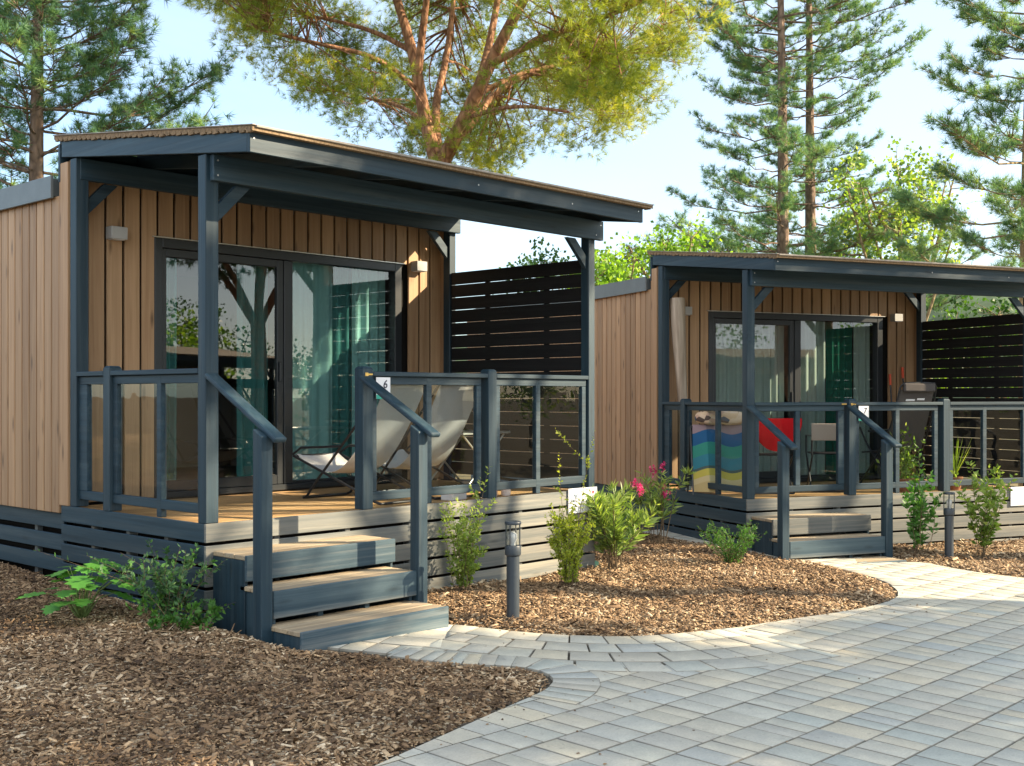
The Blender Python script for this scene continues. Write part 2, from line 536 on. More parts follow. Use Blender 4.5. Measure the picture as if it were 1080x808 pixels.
    for x in (0.62, 1.24, 1.86, 2.48, 3.10):
        g = MB()
        a, b_ = -0.46, 1.95
        g.hexa([(x, a, roof_z(a) + 0.002), (x + 0.045, a, roof_z(a) + 0.002), (x + 0.045, b_, roof_z(b_) + 0.002), (x, b_, roof_z(b_) + 0.002)],
               [(x, a, roof_z(a) + 0.103), (x + 0.045, a, roof_z(a) + 0.103), (x + 0.045, b_, roof_z(b_) + 0.103), (x, b_, roof_z(b_) + 0.103)])
        put(g, 'rafter', M['dark_y'], sheet)
    g = MB(); zf = roof_z(-0.5)
    g.box(-0.010, 3.995, -0.50, -0.470, zf, zf + 0.125)
    put(g, 'front_fascia', M['dark_x'], sheet)
    for xa, xb in ((-0.010, 0.018), (3.965, 3.995)):
        g = MB(); a, b_ = -0.469, 1.93
        g.hexa([(xa, a, roof_z(a)), (xb, a, roof_z(a)), (xb, b_, roof_z(b_)), (xa, b_, roof_z(b_))],
               [(xa, a, roof_z(a) + 0.122), (xb, a, roof_z(a) + 0.122), (xb, b_, roof_z(b_) + 0.122), (xa, b_, roof_z(b_) + 0.122)])
        put(g, 'side_fascia', M['dark_y'], sheet)
    g = MB(); g.box(-0.010, 3.99, 1.955, 1.985, 2.43, roof_z(1.955) + 0.10)
    put(g, 'back_fascia', M['dark_x'], sheet)
    # --- privacy screen
    s = MB(); z = 2.032 - 0.118
    while z > 0.0:
        s.box(3.895, 3.918, 0.095, 1.757, z, z + 0.1175); z -= 0.1235
    s.box(3.919, 3.93, 0.5, 0.57, 0.02, 2.0).box(3.919, 3.93, 1.25, 1.32, 0.02, 2.0)
    put(s, 'privacy_screen', M['slat'])

    # --- railings
    def railing(members, caps, panes, nmat):
        r_ = MB()
        for m_ in members + caps: r_.box(*m_)
        o = put(r_, 'railing', nmat, bevel=0.004)
        for p_ in panes:
            g_ = MB(); g_.box(*p_); put(g_, 'glass_pane', M['railglass'], o, bevel=0)
        return o
    za, zb_, zc, zd = 0.057, 0.122, 0.905, 0.9645
    yf, yg = 0.022, 0.066
    for xs, ends in (([1.397, 1.947, 2.490], (1.397, 2.545)), ([2.708, 3.200, 3.806], (2.708, 3.866))):
        mem = [(ends[0], ends[1], yf, yg, za, zb_), (ends[0], ends[1], yf, yg, zc, zd)]
        wd = 0.056
        for i, x in enumerate(xs):
            if i == 1: mem.append((x, x + wd, yf - 0.001, yg + 0.001, 0.002, zd + 0.0004))
            else: mem.append((x + 0.0005, x + wd - 0.0005, yf, yg, zb_ + 0.0005, zc - 0.0005))
        cap = [((1.396 if ends[0] < 2 else 2.699), (2.600 if ends[0] < 2 else 3.873), -0.002, 0.092, 0.9655, 1.0)]
        pn = [(xs[i] + wd - 0.004, xs[i + 1] + 0.004, 0.040, 0.046, zb_ - 0.01, zc + 0.01) for i in (0, 1)]
        railing(mem, cap, pn, M['dark_x'])
    # left side, two bays
    mem = [(yf, yg, 0.094, 1.221, za, zb_), (yf, yg, 0.094, 1.221, zc, zd), (yf - 0.001, yg + 0.001, 0.577, 0.633, 0.002, zd + 0.0004), (yf, yg, 1.165, 1.220, zb_ + 0.0005, zc - 0.0005), (yf, yg, 0.094, 0.13, zb_ + 0.0005, zc - 0.0005)]
    railing(mem, [(-0.002, 0.092, 0.093, 1.221, 0.9655, 1.0)], [(0.040, 0.046, 0.12, 0.582, zb_ - 0.01, zc + 0.01), (0.040, 0.046, 0.628, 1.17, zb_ - 0.01, zc + 0.01)], M['dark_y'])
    mem = [(yf, yg, 1.318, 1.719, za, zb_), (yf, yg, 1.318, 1.719, zc, zd), (yf, yg, 1.318, 1.36, zb_ + 0.0005, zc - 0.0005), (yf, yg, 1.60, 1.719, zb_ + 0.0005, zc - 0.0005)]
    railing(mem, [(-0.002, 0.092, 1.319, 1.719, 0.9655, 1.0)], [(0.040, 0.046, 1.355, 1.605, zb_ - 0.01, zc + 0.01)], M['dark_y'])
    for (x0, x1, y0, y1) in ((1.300, 1.395, -0.004, 0.094), (2.601, 2.698, -0.004, 0.094), (-0.004, 0.094, 1.222, 1.317)):
        p = MB(); c_ = 0.014
        p.box(x0, x1, y0, y1, 0.001, 1.02)
        p.hexa([(x0, y0, 1.0201), (x1, y0, 1.0201), (x1, y1, 1.0201), (x0, y1, 1.0201)], [(x0 + c_, y0 + c_, 1.036), (x1 - c_, y0 + c_, 1.036), (x1 - c_, y1 - c_, 1.036), (x0 + c_, y1 - c_, 1.036)])
        po = put(p, 'railing_post', M['dark_z'], bevel=0.004)
        if 1.2 < x0 < 1.4:
            l = MB(); l.box(1.318, 1.345, -0.0095, -0.0045, 0.965, 0.99).box(1.345, 1.385, -0.011, -0.005, 0.972, 0.984)
            put(l, 'latch', M['brass'], po, bevel=0.001)
    # --- steps
    c = MB()
    c.box(0.052, 0.075, -0.355, -0.002, -1.0, -0.2065).box(1.25, 1.273, -0.355, -0.002, -1.0, -0.2065)
    c.box(0.062, 0.085, -0.635, -0.356, -1.0, -0.3965).box(1.178, 1.201, -0.635, -0.356, -1.0, -0.3965)
    c.box(0.03, 0.053, -0.955, -0.636, -1.0, -0.596).box(1.18, 1.203, -0.955, -0.636, -1.0, -0.596)
    for x in (0.42, 0.80): c.box(x, x + 0.04, -0.94, -0.03, -1.0, -0.60).box(x, x + 0.04, -0.62, -0.03, -0.599, -0.40)
    st = put(c, 'steps', M['dark_z'])
    for (xa, xb, ya, yb, zt) in ((0.05, 1.276, -0.355, -0.003, -0.175), (0.052, 1.226, -0.635, -0.30, -0.365), (0.02, 1.212, -0.955, -0.58, -0.565)):
        t = MB(); h = (yb - ya) / 3
        for k in range(3): t.box(xa, xb, ya + h * k, ya + h * (k + 1) - 0.005, zt - 0.03, zt - random.uniform(0, 0.0015))
        put(t, 'tread', M['tread'], st, bevel=0.004)
    for (xa, xb, y, zt, zb2) in ((0.05, 1.278, -0.38, -0.1735, -0.335), (0.051, 1.228, -0.66, -0.3635, -0.530), (0.02, 1.214, -0.98, -0.5635, -0.72)):
        t = MB(); t.box(xa, xb, y, y + 0.0245, zb2, zt)
        put(t, 'riser', M['riser'], st, bevel=0.004)
    # --- handrails
    for xc in (-0.012, 1.262):
        h = MB()
        p0, p1 = (xc + 0.042, -0.006, 0.955), (xc + 0.042, -0.76, 0.552)
        h.bar(p0, p1, 0.092, 0.036, (0, 0, 1))
        ho = put(h, 'handrail', M['dark_y'], bevel=0.012, seg=2)
        p = MB(); p.box(xc - 0.043, xc + 0.043, -0.68, -0.592, -0.95, 0.572)
        for v_i in range(len(p.v) - 4, len(p.v)):            # the top is cut along the rail
            x_, y_, z_ = p.v[v_i]
            p.v[v_i] = (x_, y_, 0.578 + (y_ + 0.68) * 0.523)
        put(p, 'post', M['dark_z'], ho, bevel=0.005)
    # --- sliding door
    d = MB()
    X0, X1, XM0, XM1 = 0.757, 3.388, 2.008, 2.113
    d.box(X0, X0 + 0.072, 1.915, 2.0, 0.0, 2.088).box(X1 - 0.085, X1, 1.915, 2.0, 0.0, 2.088)
    d.box(X0 + 0.0722, X1 - 0.0852, 1.915, 2.0, 2.012, 2.088).box(X0 + 0.0722, X1 - 0.0852, 1.915, 2.0, 0.0, 0.05)
    door = put(d, 'sliding_door', M['anthracite'], bevel=0.004)
    l = MB()
    l.box(X0 + 0.074, X0 + 0.118, 1.935, 1.985, 0.052, 2.010).box(XM0 - 0.055, XM0 + 0.01, 1.935, 1.985, 0.052, 2.010)
    l.box(X0 + 0.1182, XM0 - 0.0552, 1.935, 1.985, 1.945, 2.010).box(X0 + 0.1182, XM0 - 0.0552, 1.935, 1.985, 0.052, 0.135)
    put(l, 'door_leaf', M['anthracite'], door, bevel=0.004)
    l = MB(); l.box(XM0 + 0.012, XM1, 1.925, 1.99, 0.052, 2.010).box(XM1 + 0.0002, X1 - 0.0855, 1.95, 1.99, 0.0505, 0.075)
    put(l, 'mullion', M['anthracite'], door, bevel=0.004)
    l = MB(); l.box(XM0 - 0.04, XM0 - 0.015, 1.915, 1.934, 0.95, 1.12)
    put(l, 'handle', M['anthracite'], door, bevel=0.004)
    g = MB(); g.box(X0 + 0.112, XM0 - 0.05, 1.957, 1.963, 0.13, 1.95); put(g, 'glass_pane', M['doorglass'], door, bevel=0)
    g = MB(); g.box(XM1 - 0.004, X1 - 0.082, 1.967, 1.973, 0.07, 2.014); put(g, 'glass_pane', M['doorglass'], door, bevel=0)
    t = MB(); t.box(X0 - 0.02, X1 + 0.025, 1.895, 1.929, 2.0885, 2.0965); put(t, 'head_flashing', M['alu'], door, bevel=0.001)
    # --- wall lamps
    for x in (0.345, 3.515):
        l = MB(); l.box(x, x + 0.135, 1.835, 1.929, 2.032, 2.128); lo = put(l, 'wall_lamp', M['lamp'], bevel=0.004)
        l = MB(); l.box(x + 0.015, x + 0.12, 1.85, 1.915, 2.028, 2.0315); put(l, 'lens', M['white'], lo, bevel=0)
    return root


cabin = make_cabin()
tag(cabin, 'larch-clad cabin nearest on the left, with white deck chairs on its open porch', 'cabin', 'cabins beside the paved path')
cabin.location = (0, 0, -DZ)
C2P, C2A, C2Z = (6.348, -0.084), -0.421, -0.243
cabin2 = copy_tree(cabin)
cabin2.location = (C2P[0], C2P[1], C2Z - DZ); cabin2.rotation_euler = (0, 0, C2A)
tag(cabin2, 'larch-clad cabin farther right, with closed gate and a striped towel on its porch', 'cabin', 'cabins beside the paved path')


def l2w(p, cab=2):
    if cab == 1: return Vector(p)
    c, s = math.cos(C2A), math.sin(C2A)
    return Vector((C2P[0] + c * p[0] - s * p[1], C2P[1] + s * p[0] + c * p[1], p[2] + C2Z))


for q_ in cabin2.children_recursive:             # the upper step board of this cabin takes the paler front skirting material
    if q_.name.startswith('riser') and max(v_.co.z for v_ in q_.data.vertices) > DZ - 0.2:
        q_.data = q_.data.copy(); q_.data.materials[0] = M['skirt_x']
# gate of the second cabin (a part of that cabin only)
g = MB()
for b in ((0.11, 1.255, 0.022, 0.066, 0.057, 0.122), (0.11, 1.255, 0.022, 0.066, 0.905, 0.9645), (0.11, 0.165, 0.022, 0.066, 0.1225, 0.9045), (1.175, 1.255, 0.022, 0.066, 0.1225, 0.9045), (0.621, 0.682, 0.022, 0.066, 0.1225, 0.9045), (0.10, 1.27, 0.0, 0.09, 0.9655, 1.0)):
    g.box(*b)
gate = g.build('gate', M['dark_x'], cabin2, 0.004, None, DZ)
for a, b in ((0.16, 0.625), (0.678, 1.18)):
    q = MB(); q.box(a, b, 0.040, 0.046, 0.115, 0.91); q.build('glass_pane', M['railglass'], gate, 0, None, DZ)
q = MB(); q.box(1.2, 1.262, -0.008, -0.001, 0.972, 0.986); q.build('latch', M['brass'], gate, 0.001, None, DZ)
# the next cabin of the row, left of the photo, mirrored in the side panes
cabin4 = copy_tree(cabin)
cabin4.rotation_euler = (0, 0, 0.30); cabin4.location = (-8.6, 1.2, float(gz(-8.0, 1.0)) + 0.0)
tag(cabin4, 'larch-clad cabin beyond the left edge of the photo, mirrored in the side railing panes', 'cabin', 'cabins beside the paved path')
# a third cabin across the path, seen in the door glass only
cabin3 = copy_tree(cabin)
for ch in list(cabin3.children_recursive):
    pass
cabin3.rotation_euler = (0, 0, math.pi - 0.25)
cabin3.location = (14.5, -15.5, gz(14.0, -15.0) - 0.0)
tag(cabin3, 'dark porch cabin standing across the paved path, seen only mirrored in the door glass', 'cabin', 'cabins beside the paved path')
# ------------------------------------------------------------------ curtains
def fabric(name, col, trans=0.35, tcol=None):
    m, nt, out = mat_new(name)
    tc = N(nt, 'TexCoord'); n1 = N(nt, 'TexNoise', i_Scale=260.0, i_Detail=2.0); nt.links.new(tc.outputs['Object'], n1.inputs['Vector'])
    c = ramp(nt, [(0.3, tuple(k * 0.85 for k in col)), (0.7, tuple(min(1, k * 1.12) for k in col))], n1.outputs[0]).outputs[0]
    d = N(nt, 'BsdfDiffuse'); nt.links.new(c, d.inputs[0])
    t = N(nt, 'BsdfTranslucent'); nt.links.new(c, t.inputs[0])
    mx = N(nt, 'MixShader'); mx.inputs[0].default_value = trans
    nt.links.new(d.outputs[0], mx.inputs[1]); nt.links.new(t.outputs[0], mx.inputs[2]); nt.links.new(mx.outputs[0], out.inputs['Surface'])
    return m


M['teal'] = fabric('teal_curtain', (0.085, 0.27, 0.27))
M['teal_sheer'] = fabric('pale_teal_voile', (0.33, 0.58, 0.58), 0.3)
M['grey_sheer'] = fabric('grey_voile', (0.50, 0.55, 0.51), 0.3)
M['green_curtain'] = fabric('dark_green_curtain', (0.03, 0.17, 0.12), 0.25)
M['canvas'] = fabric('white_canvas', (0.66, 0.66, 0.66), 0.25)
M['beige'] = fabric('beige_canvas', (0.50, 0.40, 0.33), 0.15)
M['redcloth'] = fabric('red_cloth', (0.72, 0.02, 0.025), 0.2)
M['blackcloth'] = fabric('black_cloth', (0.02, 0.02, 0.023), 0.0)
M['greycloth'] = fabric('dark_grey_mesh', (0.115, 0.105, 0.10), 0.1)
M['blacktube'] = plain('black_tube', (0.02, 0.021, 0.024), 0.35, 0.5)


def curtain(x0, x1, y, amp, wave, mat, label, cab, z1=2.16):
    n = max(12, int((x1 - x0) / 0.012))
    fr, bk = [], []
    ph = random.uniform(0, 6)
    for i in range(n + 1):
        x = x0 + (x1 - x0) * i / n
        yy = y + amp * math.sin(2 * math.pi * x / wave + ph) + amp * 0.5 * math.sin(2 * math.pi * x / (wave * 2.3) + 1.3 * ph)
        fr.append((x, yy)); bk.append((x, yy + 0.004))
    b = MB()
    for i in range(n):
        (xa, ya), (xb, yb) = fr[i], fr[i + 1]
        b.hexa([(xa, ya, 0.03), (xb, yb, 0.03), (xb, yb + 0.004, 0.03), (xa, ya + 0.004, 0.03)], [(xa, ya, z1), (xb, yb, z1), (xb, yb + 0.004, z1), (xa, ya + 0.004, z1)], 0.5)
    o = b.build('curtain', mat, None, 0, 60)
    if cab == 2: o.location = (C2P[0], C2P[1], C2Z); o.rotation_euler = (0, 0, C2A)
    return tag(o, label, 'curtain', 'curtains behind the sliding doors')


curtain(0.86, 1.06, 2.10, 0.020, 0.085, M['teal'], 'narrow teal curtain gathered at the left edge of the near cabin door', 1)
curtain(1.66, 1.99, 2.10, 0.028, 0.11, M['teal'], 'teal curtain gathered beside the middle post of the near cabin door', 1)
curtain(2.10, 2.70, 2.09, 0.016, 0.15, M['teal_sheer'], 'pale teal sheer curtain behind the fixed pane of the near cabin', 1)
curtain(2.66, 2.95, 2.13, 0.020, 0.12, M['teal'], 'deep teal curtain between two pale sheers in the near cabin', 1)
curtain(2.93, 3.33, 2.10, 0.018, 0.12, M['teal_sheer'], 'pale teal sheer curtain at the right edge of the near cabin door', 1)
curtain(0.86, 1.62, 2.10, 0.016, 0.13, M['grey_sheer'], 'grey sheer curtain behind the left pane of the far cabin door', 2)
curtain(1.62, 1.99, 2.13, 0.016, 0.11, M['grey_sheer'], 'grey sheer curtain beside the middle post of the far cabin door', 2)
curtain(2.12, 2.62, 2.10, 0.018, 0.14, M['grey_sheer'], 'grey sheer curtain behind the fixed pane of the far cabin', 2)
curtain(2.64, 3.05, 2.11, 0.022, 0.10, M['green_curtain'], 'dark green curtain on the right of the far cabin door', 2)
curtain(3.07, 3.32, 2.10, 0.016, 0.10, M['grey_sheer'], 'narrow grey sheer curtain at the right edge of the far cabin door', 2)


# ------------------------------------------------------------------ lettering
def text_mesh(name, body, size, mat, parent, loc, rot, shear=0.0, extrude=0.0008, bold=0.0):
    cu = bpy.data.curves.new(name, 'FONT'); cu.body = body; cu.size = size; cu.shear = shear; cu.extrude = extrude; cu.offset = bold
    cu.align_x = 'CENTER'; cu.align_y = 'CENTER'
    t = bpy.data.objects.new(name + '_tmp', cu); COL.objects.link(t)
    bpy.context.view_layer.update()
    dg = bpy.context.evaluated_depsgraph_get()
    me = bpy.data.meshes.new_from_object(t.evaluated_get(dg))
    bpy.data.objects.remove(t)
    me.materials.clear(); me.materials.append(mat)
    o = bpy.data.objects.new(name, me); COL.objects.link(o); o.parent = parent
    o.location = loc; o.rotation_euler = rot
    return o


def number_plate(cab, digit, label):
    o = empty('number_plate', l2w((1.495, 0.0, 0.80), cab), C2A if cab == 2 else 0, label, 'sign', 'house number plates on the railings')
    b = MB(); b.box(-0.068, 0.068, 0.0, 0.004, 0, 0.158); b.build('board', M['white'], o, 0.001)
    b = MB(); b.box(-0.068, 0.068, -0.0015, -0.0003, 0, 0.032); b.build('green_band', M['greenink'], o)
    text_mesh('numeral', digit, 0.085, M['ink'], o, (0.016, -0.0012, 0.105), (R(90), 0, 0), 0.15, bold=0.001)


number_plate(1, '6', 'white number six plate hung on the near railing behind the handrail')
number_plate(2, '7', 'white number seven plate hung on the far railing behind the handrail')


def name_board(cab, label, text):
    o = empty('name_board', l2w((3.775, -0.004, -0.195), cab), C2A if cab == 2 else 0, label, 'sign', 'white boards on the deck skirtings')
    b = MB(); b.box(-0.195, 0.195, -0.014, -0.002, 0, 0.215); b.build('board', M['white'], o, 0.002)
    if text:
        text_mesh('lettering', 'Vadi', 0.085, M['inkgrey'], o, (-0.115, -0.0155, 0.125), (R(90), 0, 0), 0.35)
        text_mesh('lettering', 'Carine', 0.075, M['inkgrey'], o, (0.095, -0.0155, 0.115), (R(90), 0, 0), 0.35)
        h = MB()
        pts = [(0, -1), (0.95, 0.1), (0.85, 0.75), (0.4, 0.9), (0, 0.5), (-0.4, 0.9), (-0.85, 0.75), (-0.95, 0.1)]
        h.prism([(0.135 + p[0] * 0.012, 0.168 + p[1] * 0.015) for p in pts], 'y', -0.0165, -0.0145); h.build('heart', M['red'], o)
        for x, wd in ((-0.08, 0.05), (0.05, 0.05)):
            h = MB(); h.box(x, x + wd, -0.0155, -0.0145, 0.055, 0.058); h.build('small_print', M['inkgrey'], o)


name_board(1, 'white name board with grey script and a red heart on the near deck skirting', True)
name_board(2, 'plain white board on the far deck skirting at the right edge of the photo', False)


# ------------------------------------------------------------------ porch furniture
def at2(name, loc, rz, label, cat, group=None):
    return empty(name, l2w(loc, 2), C2A + rz, label, cat, group)


def sling_chair(loc, rz, label):
    o = empty('deck_chair', loc, rz, label, 'deck chair', 'white sling chairs on the near porch')
    w = 0.50; rt = 0.011
    def side(pts_fn):
        b = MB()
        b.tube(pts_fn, rt, 8); return b
    # frame A: front top bar to rear foot; frame B: rear top to front foot (U-shaped tubes)
    A = [(0, 1.12, 0.345), (0, 0.30, 0.075), (0, 0.16, 0.022), (0, 0.10, 0.013), (w, 0.10, 0.013), (w, 0.16, 0.022), (w, 0.30, 0.075), (w, 1.12, 0.345), (0, 1.12, 0.345)]
    B = [(0, 0.06, 0.93), (0, 0.88, 0.13), (0, 0.97, 0.03), (0, 1.02, 0.012), (w, 1.02, 0.012), (w, 0.97, 0.03), (w, 0.88, 0.13), (w, 0.06, 0.93), (0, 0.06, 0.93)]
    b = MB(); b.tube(A, rt, 8); b.build('seat_frame', M['blacktube'], o, 0, 50)
    B = [(x + (0.016 if x < 0.1 else -0.016), y, z) for x, y, z in B]
    b = MB(); b.tube(B, rt, 8); b.build('back_frame', M['blacktube'], o, 0, 50)
    for x in (-0.008, w + 0.008):
        b = MB(); b.tube([(x, 1.12, 0.36), (x, 1.02, 0.415), (x, 0.80, 0.425), (x, 0.55, 0.44)], 0.010, 8); b.build('armrest', M['blacktube'], o, 0, 50)
    # canvas sling
    ctrl = [(1.12, 0.362), (0.98, 0.285), (0.80, 0.235), (0.62, 0.25), (0.46, 0.36), (0.31, 0.54), (0.18, 0.74), (0.06, 0.945)]
    n = 28; prof = []
    for i in range(n + 1):
        t = i / n * (len(ctrl) - 1); k = min(int(t), len(ctrl) - 2); f = t - k
        p = [ctrl[max(k - 1, 0)], ctrl[k], ctrl[k + 1], ctrl[min(k + 2, len(ctrl) - 1)]]
        q = []
        for c in range(2):
            a, b_, c_, d = (p[j][c] for j in range(4))
            q.append(0.5 * ((2 * b_) + (-a + c_) * f + (2 * a - 5 * b_ + 4 * c_ - d) * f * f + (-a + 3 * b_ - 3 * c_ + d) * f ** 3))
        prof.append(q)
    b = MB(); m = 6
    vs = []
    for dz in (0, -0.004):
        for (y, z) in prof:
            for j in range(m + 1):
                u = j / m; sag = 0.018 * math.sin(math.pi * u)
                vs.append((0.03 + (w - 0.06) * u, y, z - sag + dz))
    fs = []; S = (n + 1) * (m + 1)
    for i in range(n):
        for j in range(m):
            a = i * (m + 1) + j
            fs.append((a, a + 1, a + m + 2, a + m + 1)); fs.append((S + a, S + a + m + 1, S + a + m + 2, S + a + 1))
    for i in range(n):
        for j in (0, m):
            a = i * (m + 1) + j; fs.append((a, a + m + 1, S + a + m + 1, S + a))
    for i in (0, n):
        for j in range(m):
            a = i * (m + 1) + j; fs.append((a, a + 1, S + a + 1, S + a))
    b.add(vs, fs, 0.5); b.build('sling', M['canvas'], o, 0, 50)
    return o


sling_chair((1.70, 0.16, -0.012), R(3), 'white sling deck chair on the near porch, left of the two')
sling_chair((2.29, 0.20, -0.012), R(-4), 'white sling deck chair on the near porch, right of the two')


def folding_table(o, w, d, h, topmat, legmat):
    b = MB(); b.box(-w / 2, w / 2, -d / 2, d / 2, h - 0.02, h); b.build('table_top', topmat, o, 0.004)
    for y in (-d / 2 + 0.03, d / 2 - 0.03):
        b = MB(); b.tube([(-w / 2 + 0.04, y, 0.008), (w / 2 - 0.06, y, h - 0.025)], 0.009, 8); b.build('leg', legmat, o, 0, 50)
        b = MB(); b.tube([(w / 2 - 0.04, y + 0.02, 0.008), (-w / 2 + 0.06, y + 0.02, h - 0.025)], 0.009, 8); b.build('leg', legmat, o, 0, 50)


t = empty('folding_table', (3.18, 0.85, -0.012), R(8), 'small folding table with crossed legs beside the black slatted screen', 'table')
folding_table(t, 0.70, 0.5, 0.52, M['alu'], M['alu'])
b = MB(); b.box(-0.10, 0.10, -0.06, 0.06, 0, 0.085); b.box(-0.102, 0.102, -0.062, 0.062, 0.086, 0.105)
o = b.build('white_box', M['white'], None, 0.006); o.location = (2.43, 0.22, -0.012); o.rotation_euler = (0, 0, 0.2)
tag(o, 'small white lidded box standing on the near deck behind the glass', 'box')
b = MB(); b.lathe([(0.036, 0), (0.04, 0.01), (0.045, 0.11), (0.041, 0.11), (0.037, 0.02)], n=18)
for dx, lab, mt in ((2.86, 'pale pink beaker standing on the near deck behind the glass', plain('pink_plastic', (0.6, 0.4, 0.36), 0.4)), (3.02, 'white beaker standing on the near deck behind the glass', M['white'])):
    q = MB(); q.v, q.f, q.r = b.v, b.f, b.r
    o = q.build('beaker', mt, None, 0, 40); o.location = (dx, 0.20, -0.012); tag(o, lab, 'beaker')

# second cabin: weathered pole, drying rack with towel, bag, red cloth on a chair, director's chair, recliner, poles, planters
bark = wood('weathered_pole', (0.16, 0.115, 0.075), (0.55, 0.47, 0.37), 'z', knots=0.8, rough=0.9, vary=0.1, fine=17, bump=1.0)
b = MB()
pts, rad = [], []
for i in range(15):
    u = i / 14
    pts.append((0.02 * math.sin(5 * u), 0.0 + 0.10 * u, 2.22 * u)); rad.append(0.055 + 0.042 * max(0, u - 0.3) + 0.006 * math.sin(9 * u))
b.tube(pts, rad, 14)
o = b.build('wooden_pole', bark, None, 0, 60); o.location = l2w((0.215, 1.60, -0.012)); o.rotation_euler = (0, 0, C2A)
tag(o, 'rough weathered wooden pole leaning in the left corner of the far porch', 'pole')


def towelmat():
    m, nt, out = mat_new('striped_towel')
    tc = N(nt, 'TexCoord'); sp = N(nt, 'SeparateXYZ'); nt.links.new(tc.outputs['Object'], sp.inputs[0])
    wv = mathn(nt, 'MULTIPLY', mathn(nt, 'SINE', mathn(nt, 'MULTIPLY', sp.outputs[0], 13.0)), 0.03)
    z = mathn(nt, 'ADD', sp.outputs[2], wv)
    f = mathn(nt, 'DIVIDE', z, 0.76)
    r = ramp(nt, [(0.0, (0.55, 0.42, 0.20)), (0.16, (0.62, 0.50, 0.27)), (0.24, (0.56, 0.47, 0.10)), (0.34, (0.09, 0.13, 0.12)), (0.38, (0.05, 0.21, 0.27)), (0.55, (0.05, 0.26, 0.20)), (0.72, (0.03, 0.11, 0.24)), (0.90, (0.30, 0.22, 0.24))], f)
    r.color_ramp.interpolation = 'CONSTANT'
    n = N(nt, 'TexNoise', i_Scale=180.0); nt.links.new(tc.outputs['Object'], n.inputs['Vector'])
    principled(nt, out, r.outputs[0], 0.95, n.outputs[0], 0.004, 0.5, 0.1)
    return m


o = at2('drying_rack', (0.20, 0.80, -0.012), -0.40, 'low folding rack holding the striped towel on the far porch', 'rack')
b = MB()
for x in (-0.33, 0.33): b.tube([(x, -0.2, 0.006), (x, 0.0, 0.742), (x, 0.2, 0.006)], 0.009, 8)
b.tube([(-0.33, 0, 0.744), (0.33, 0, 0.744)], 0.009, 8)
b.build('frame', M['blacktube'], o, 0, 50)
b = MB(); n = 30; vs = []; fs = []
rows = [(-0.075, 0.03), (-0.055, 0.25), (-0.035, 0.5), (-0.016, 0.72), (0.0, 0.7585), (0.016, 0.72), (0.035, 0.5), (0.055, 0.28)]
for th in (0, 0.006):
    for (y, z) in rows:
        for i in range(n + 1):
            x = -0.31 + 0.62 * i / n
            f = max(0, (0.76 - z)) * 0.035
            vs.append((x, y + f * math.sin(16 * x + z) + th * (1 if y > 0 else -1), z + (th if y == 0 else 0)))
S = len(rows) * (n + 1)
for i in range(len(rows) - 1):
    for j in range(n):
        a = i * (n + 1) + j; fs.append((a, a + 1, a + n + 2, a + n + 1)); fs.append((S + a, S + a + n + 1, S + a + n + 2, S + a + 1))
b.add(vs, fs, 0.5)
tw = b.build('beach_towel', towelmat(), None, 0, 60); tw.location = o.location; tw.rotation_euler = o.rotation_euler
tag(tw, 'beach towel with wavy blue, green and sand stripes hung on the far porch rack', 'towel')


def patchmat():
    m, nt, out = mat_new('patterned_bag')
    tc = N(nt, 'TexCoord'); v = N(nt, 'TexVoronoi', i_Scale=16.0); nt.links.new(tc.outputs['Object'], v.inputs['Vector'])
    sp = N(nt, 'SeparateColor'); nt.links.new(v.outputs['Color'], sp.inputs[0])
    r = ramp(nt, [(0.0, (0.62, 0.44, 0.28)), (0.35, (0.10, 0.07, 0.06)), (0.5, (0.50, 0.33, 0.24)), (0.7, (0.06, 0.09, 0.14)), (0.8, (0.66, 0.5, 0.36))], sp.outputs[0])
    r.color_ramp.interpolation = 'CONSTANT'
    principled(nt, out, r.outputs[0], 0.8)
    return m


b = MB()
vs = []; fs = []; nu, nv = 18, 10
for j in range(nv + 1):
    for i in range(nu):
        a = 2 * math.pi * i / nu; p = -math.pi / 2 + math.pi * j / nv
        cx = math.copysign(abs(math.cos(a)) ** 0.6, math.cos(a)) * max(1e-3, math.cos(p)) ** 0.5
        cy = math.copysign(abs(math.sin(a)) ** 0.6, math.sin(a)) * max(1e-3, math.cos(p)) ** 0.5
        vs.append((0.27 * cx, 0.09 * cy, 0.10 + 0.10 * math.copysign(abs(math.sin(p)) ** 0.7, math.sin(p)) + 0.012 * math.sin(7 * a)))
for j in range(nv):
    for i in range(nu): fs.append((j * nu + i, j * nu + (i + 1) % nu, (j + 1) * nu + (i + 1) % nu, (j + 1) * nu + i))
b.add(vs, fs, 0.5)
b2 = b.build('bag', patchmat(), None, 0, 60); b2.location = l2w((0.20, 0.80, 0.752)); b2.rotation_euler = (0, 0, C2A - 0.40)
b2.scale = (1.05, 0.9, 0.75)
tag(b2, 'patterned tan and dark cloth bag lying on top of the striped towel', 'bag')


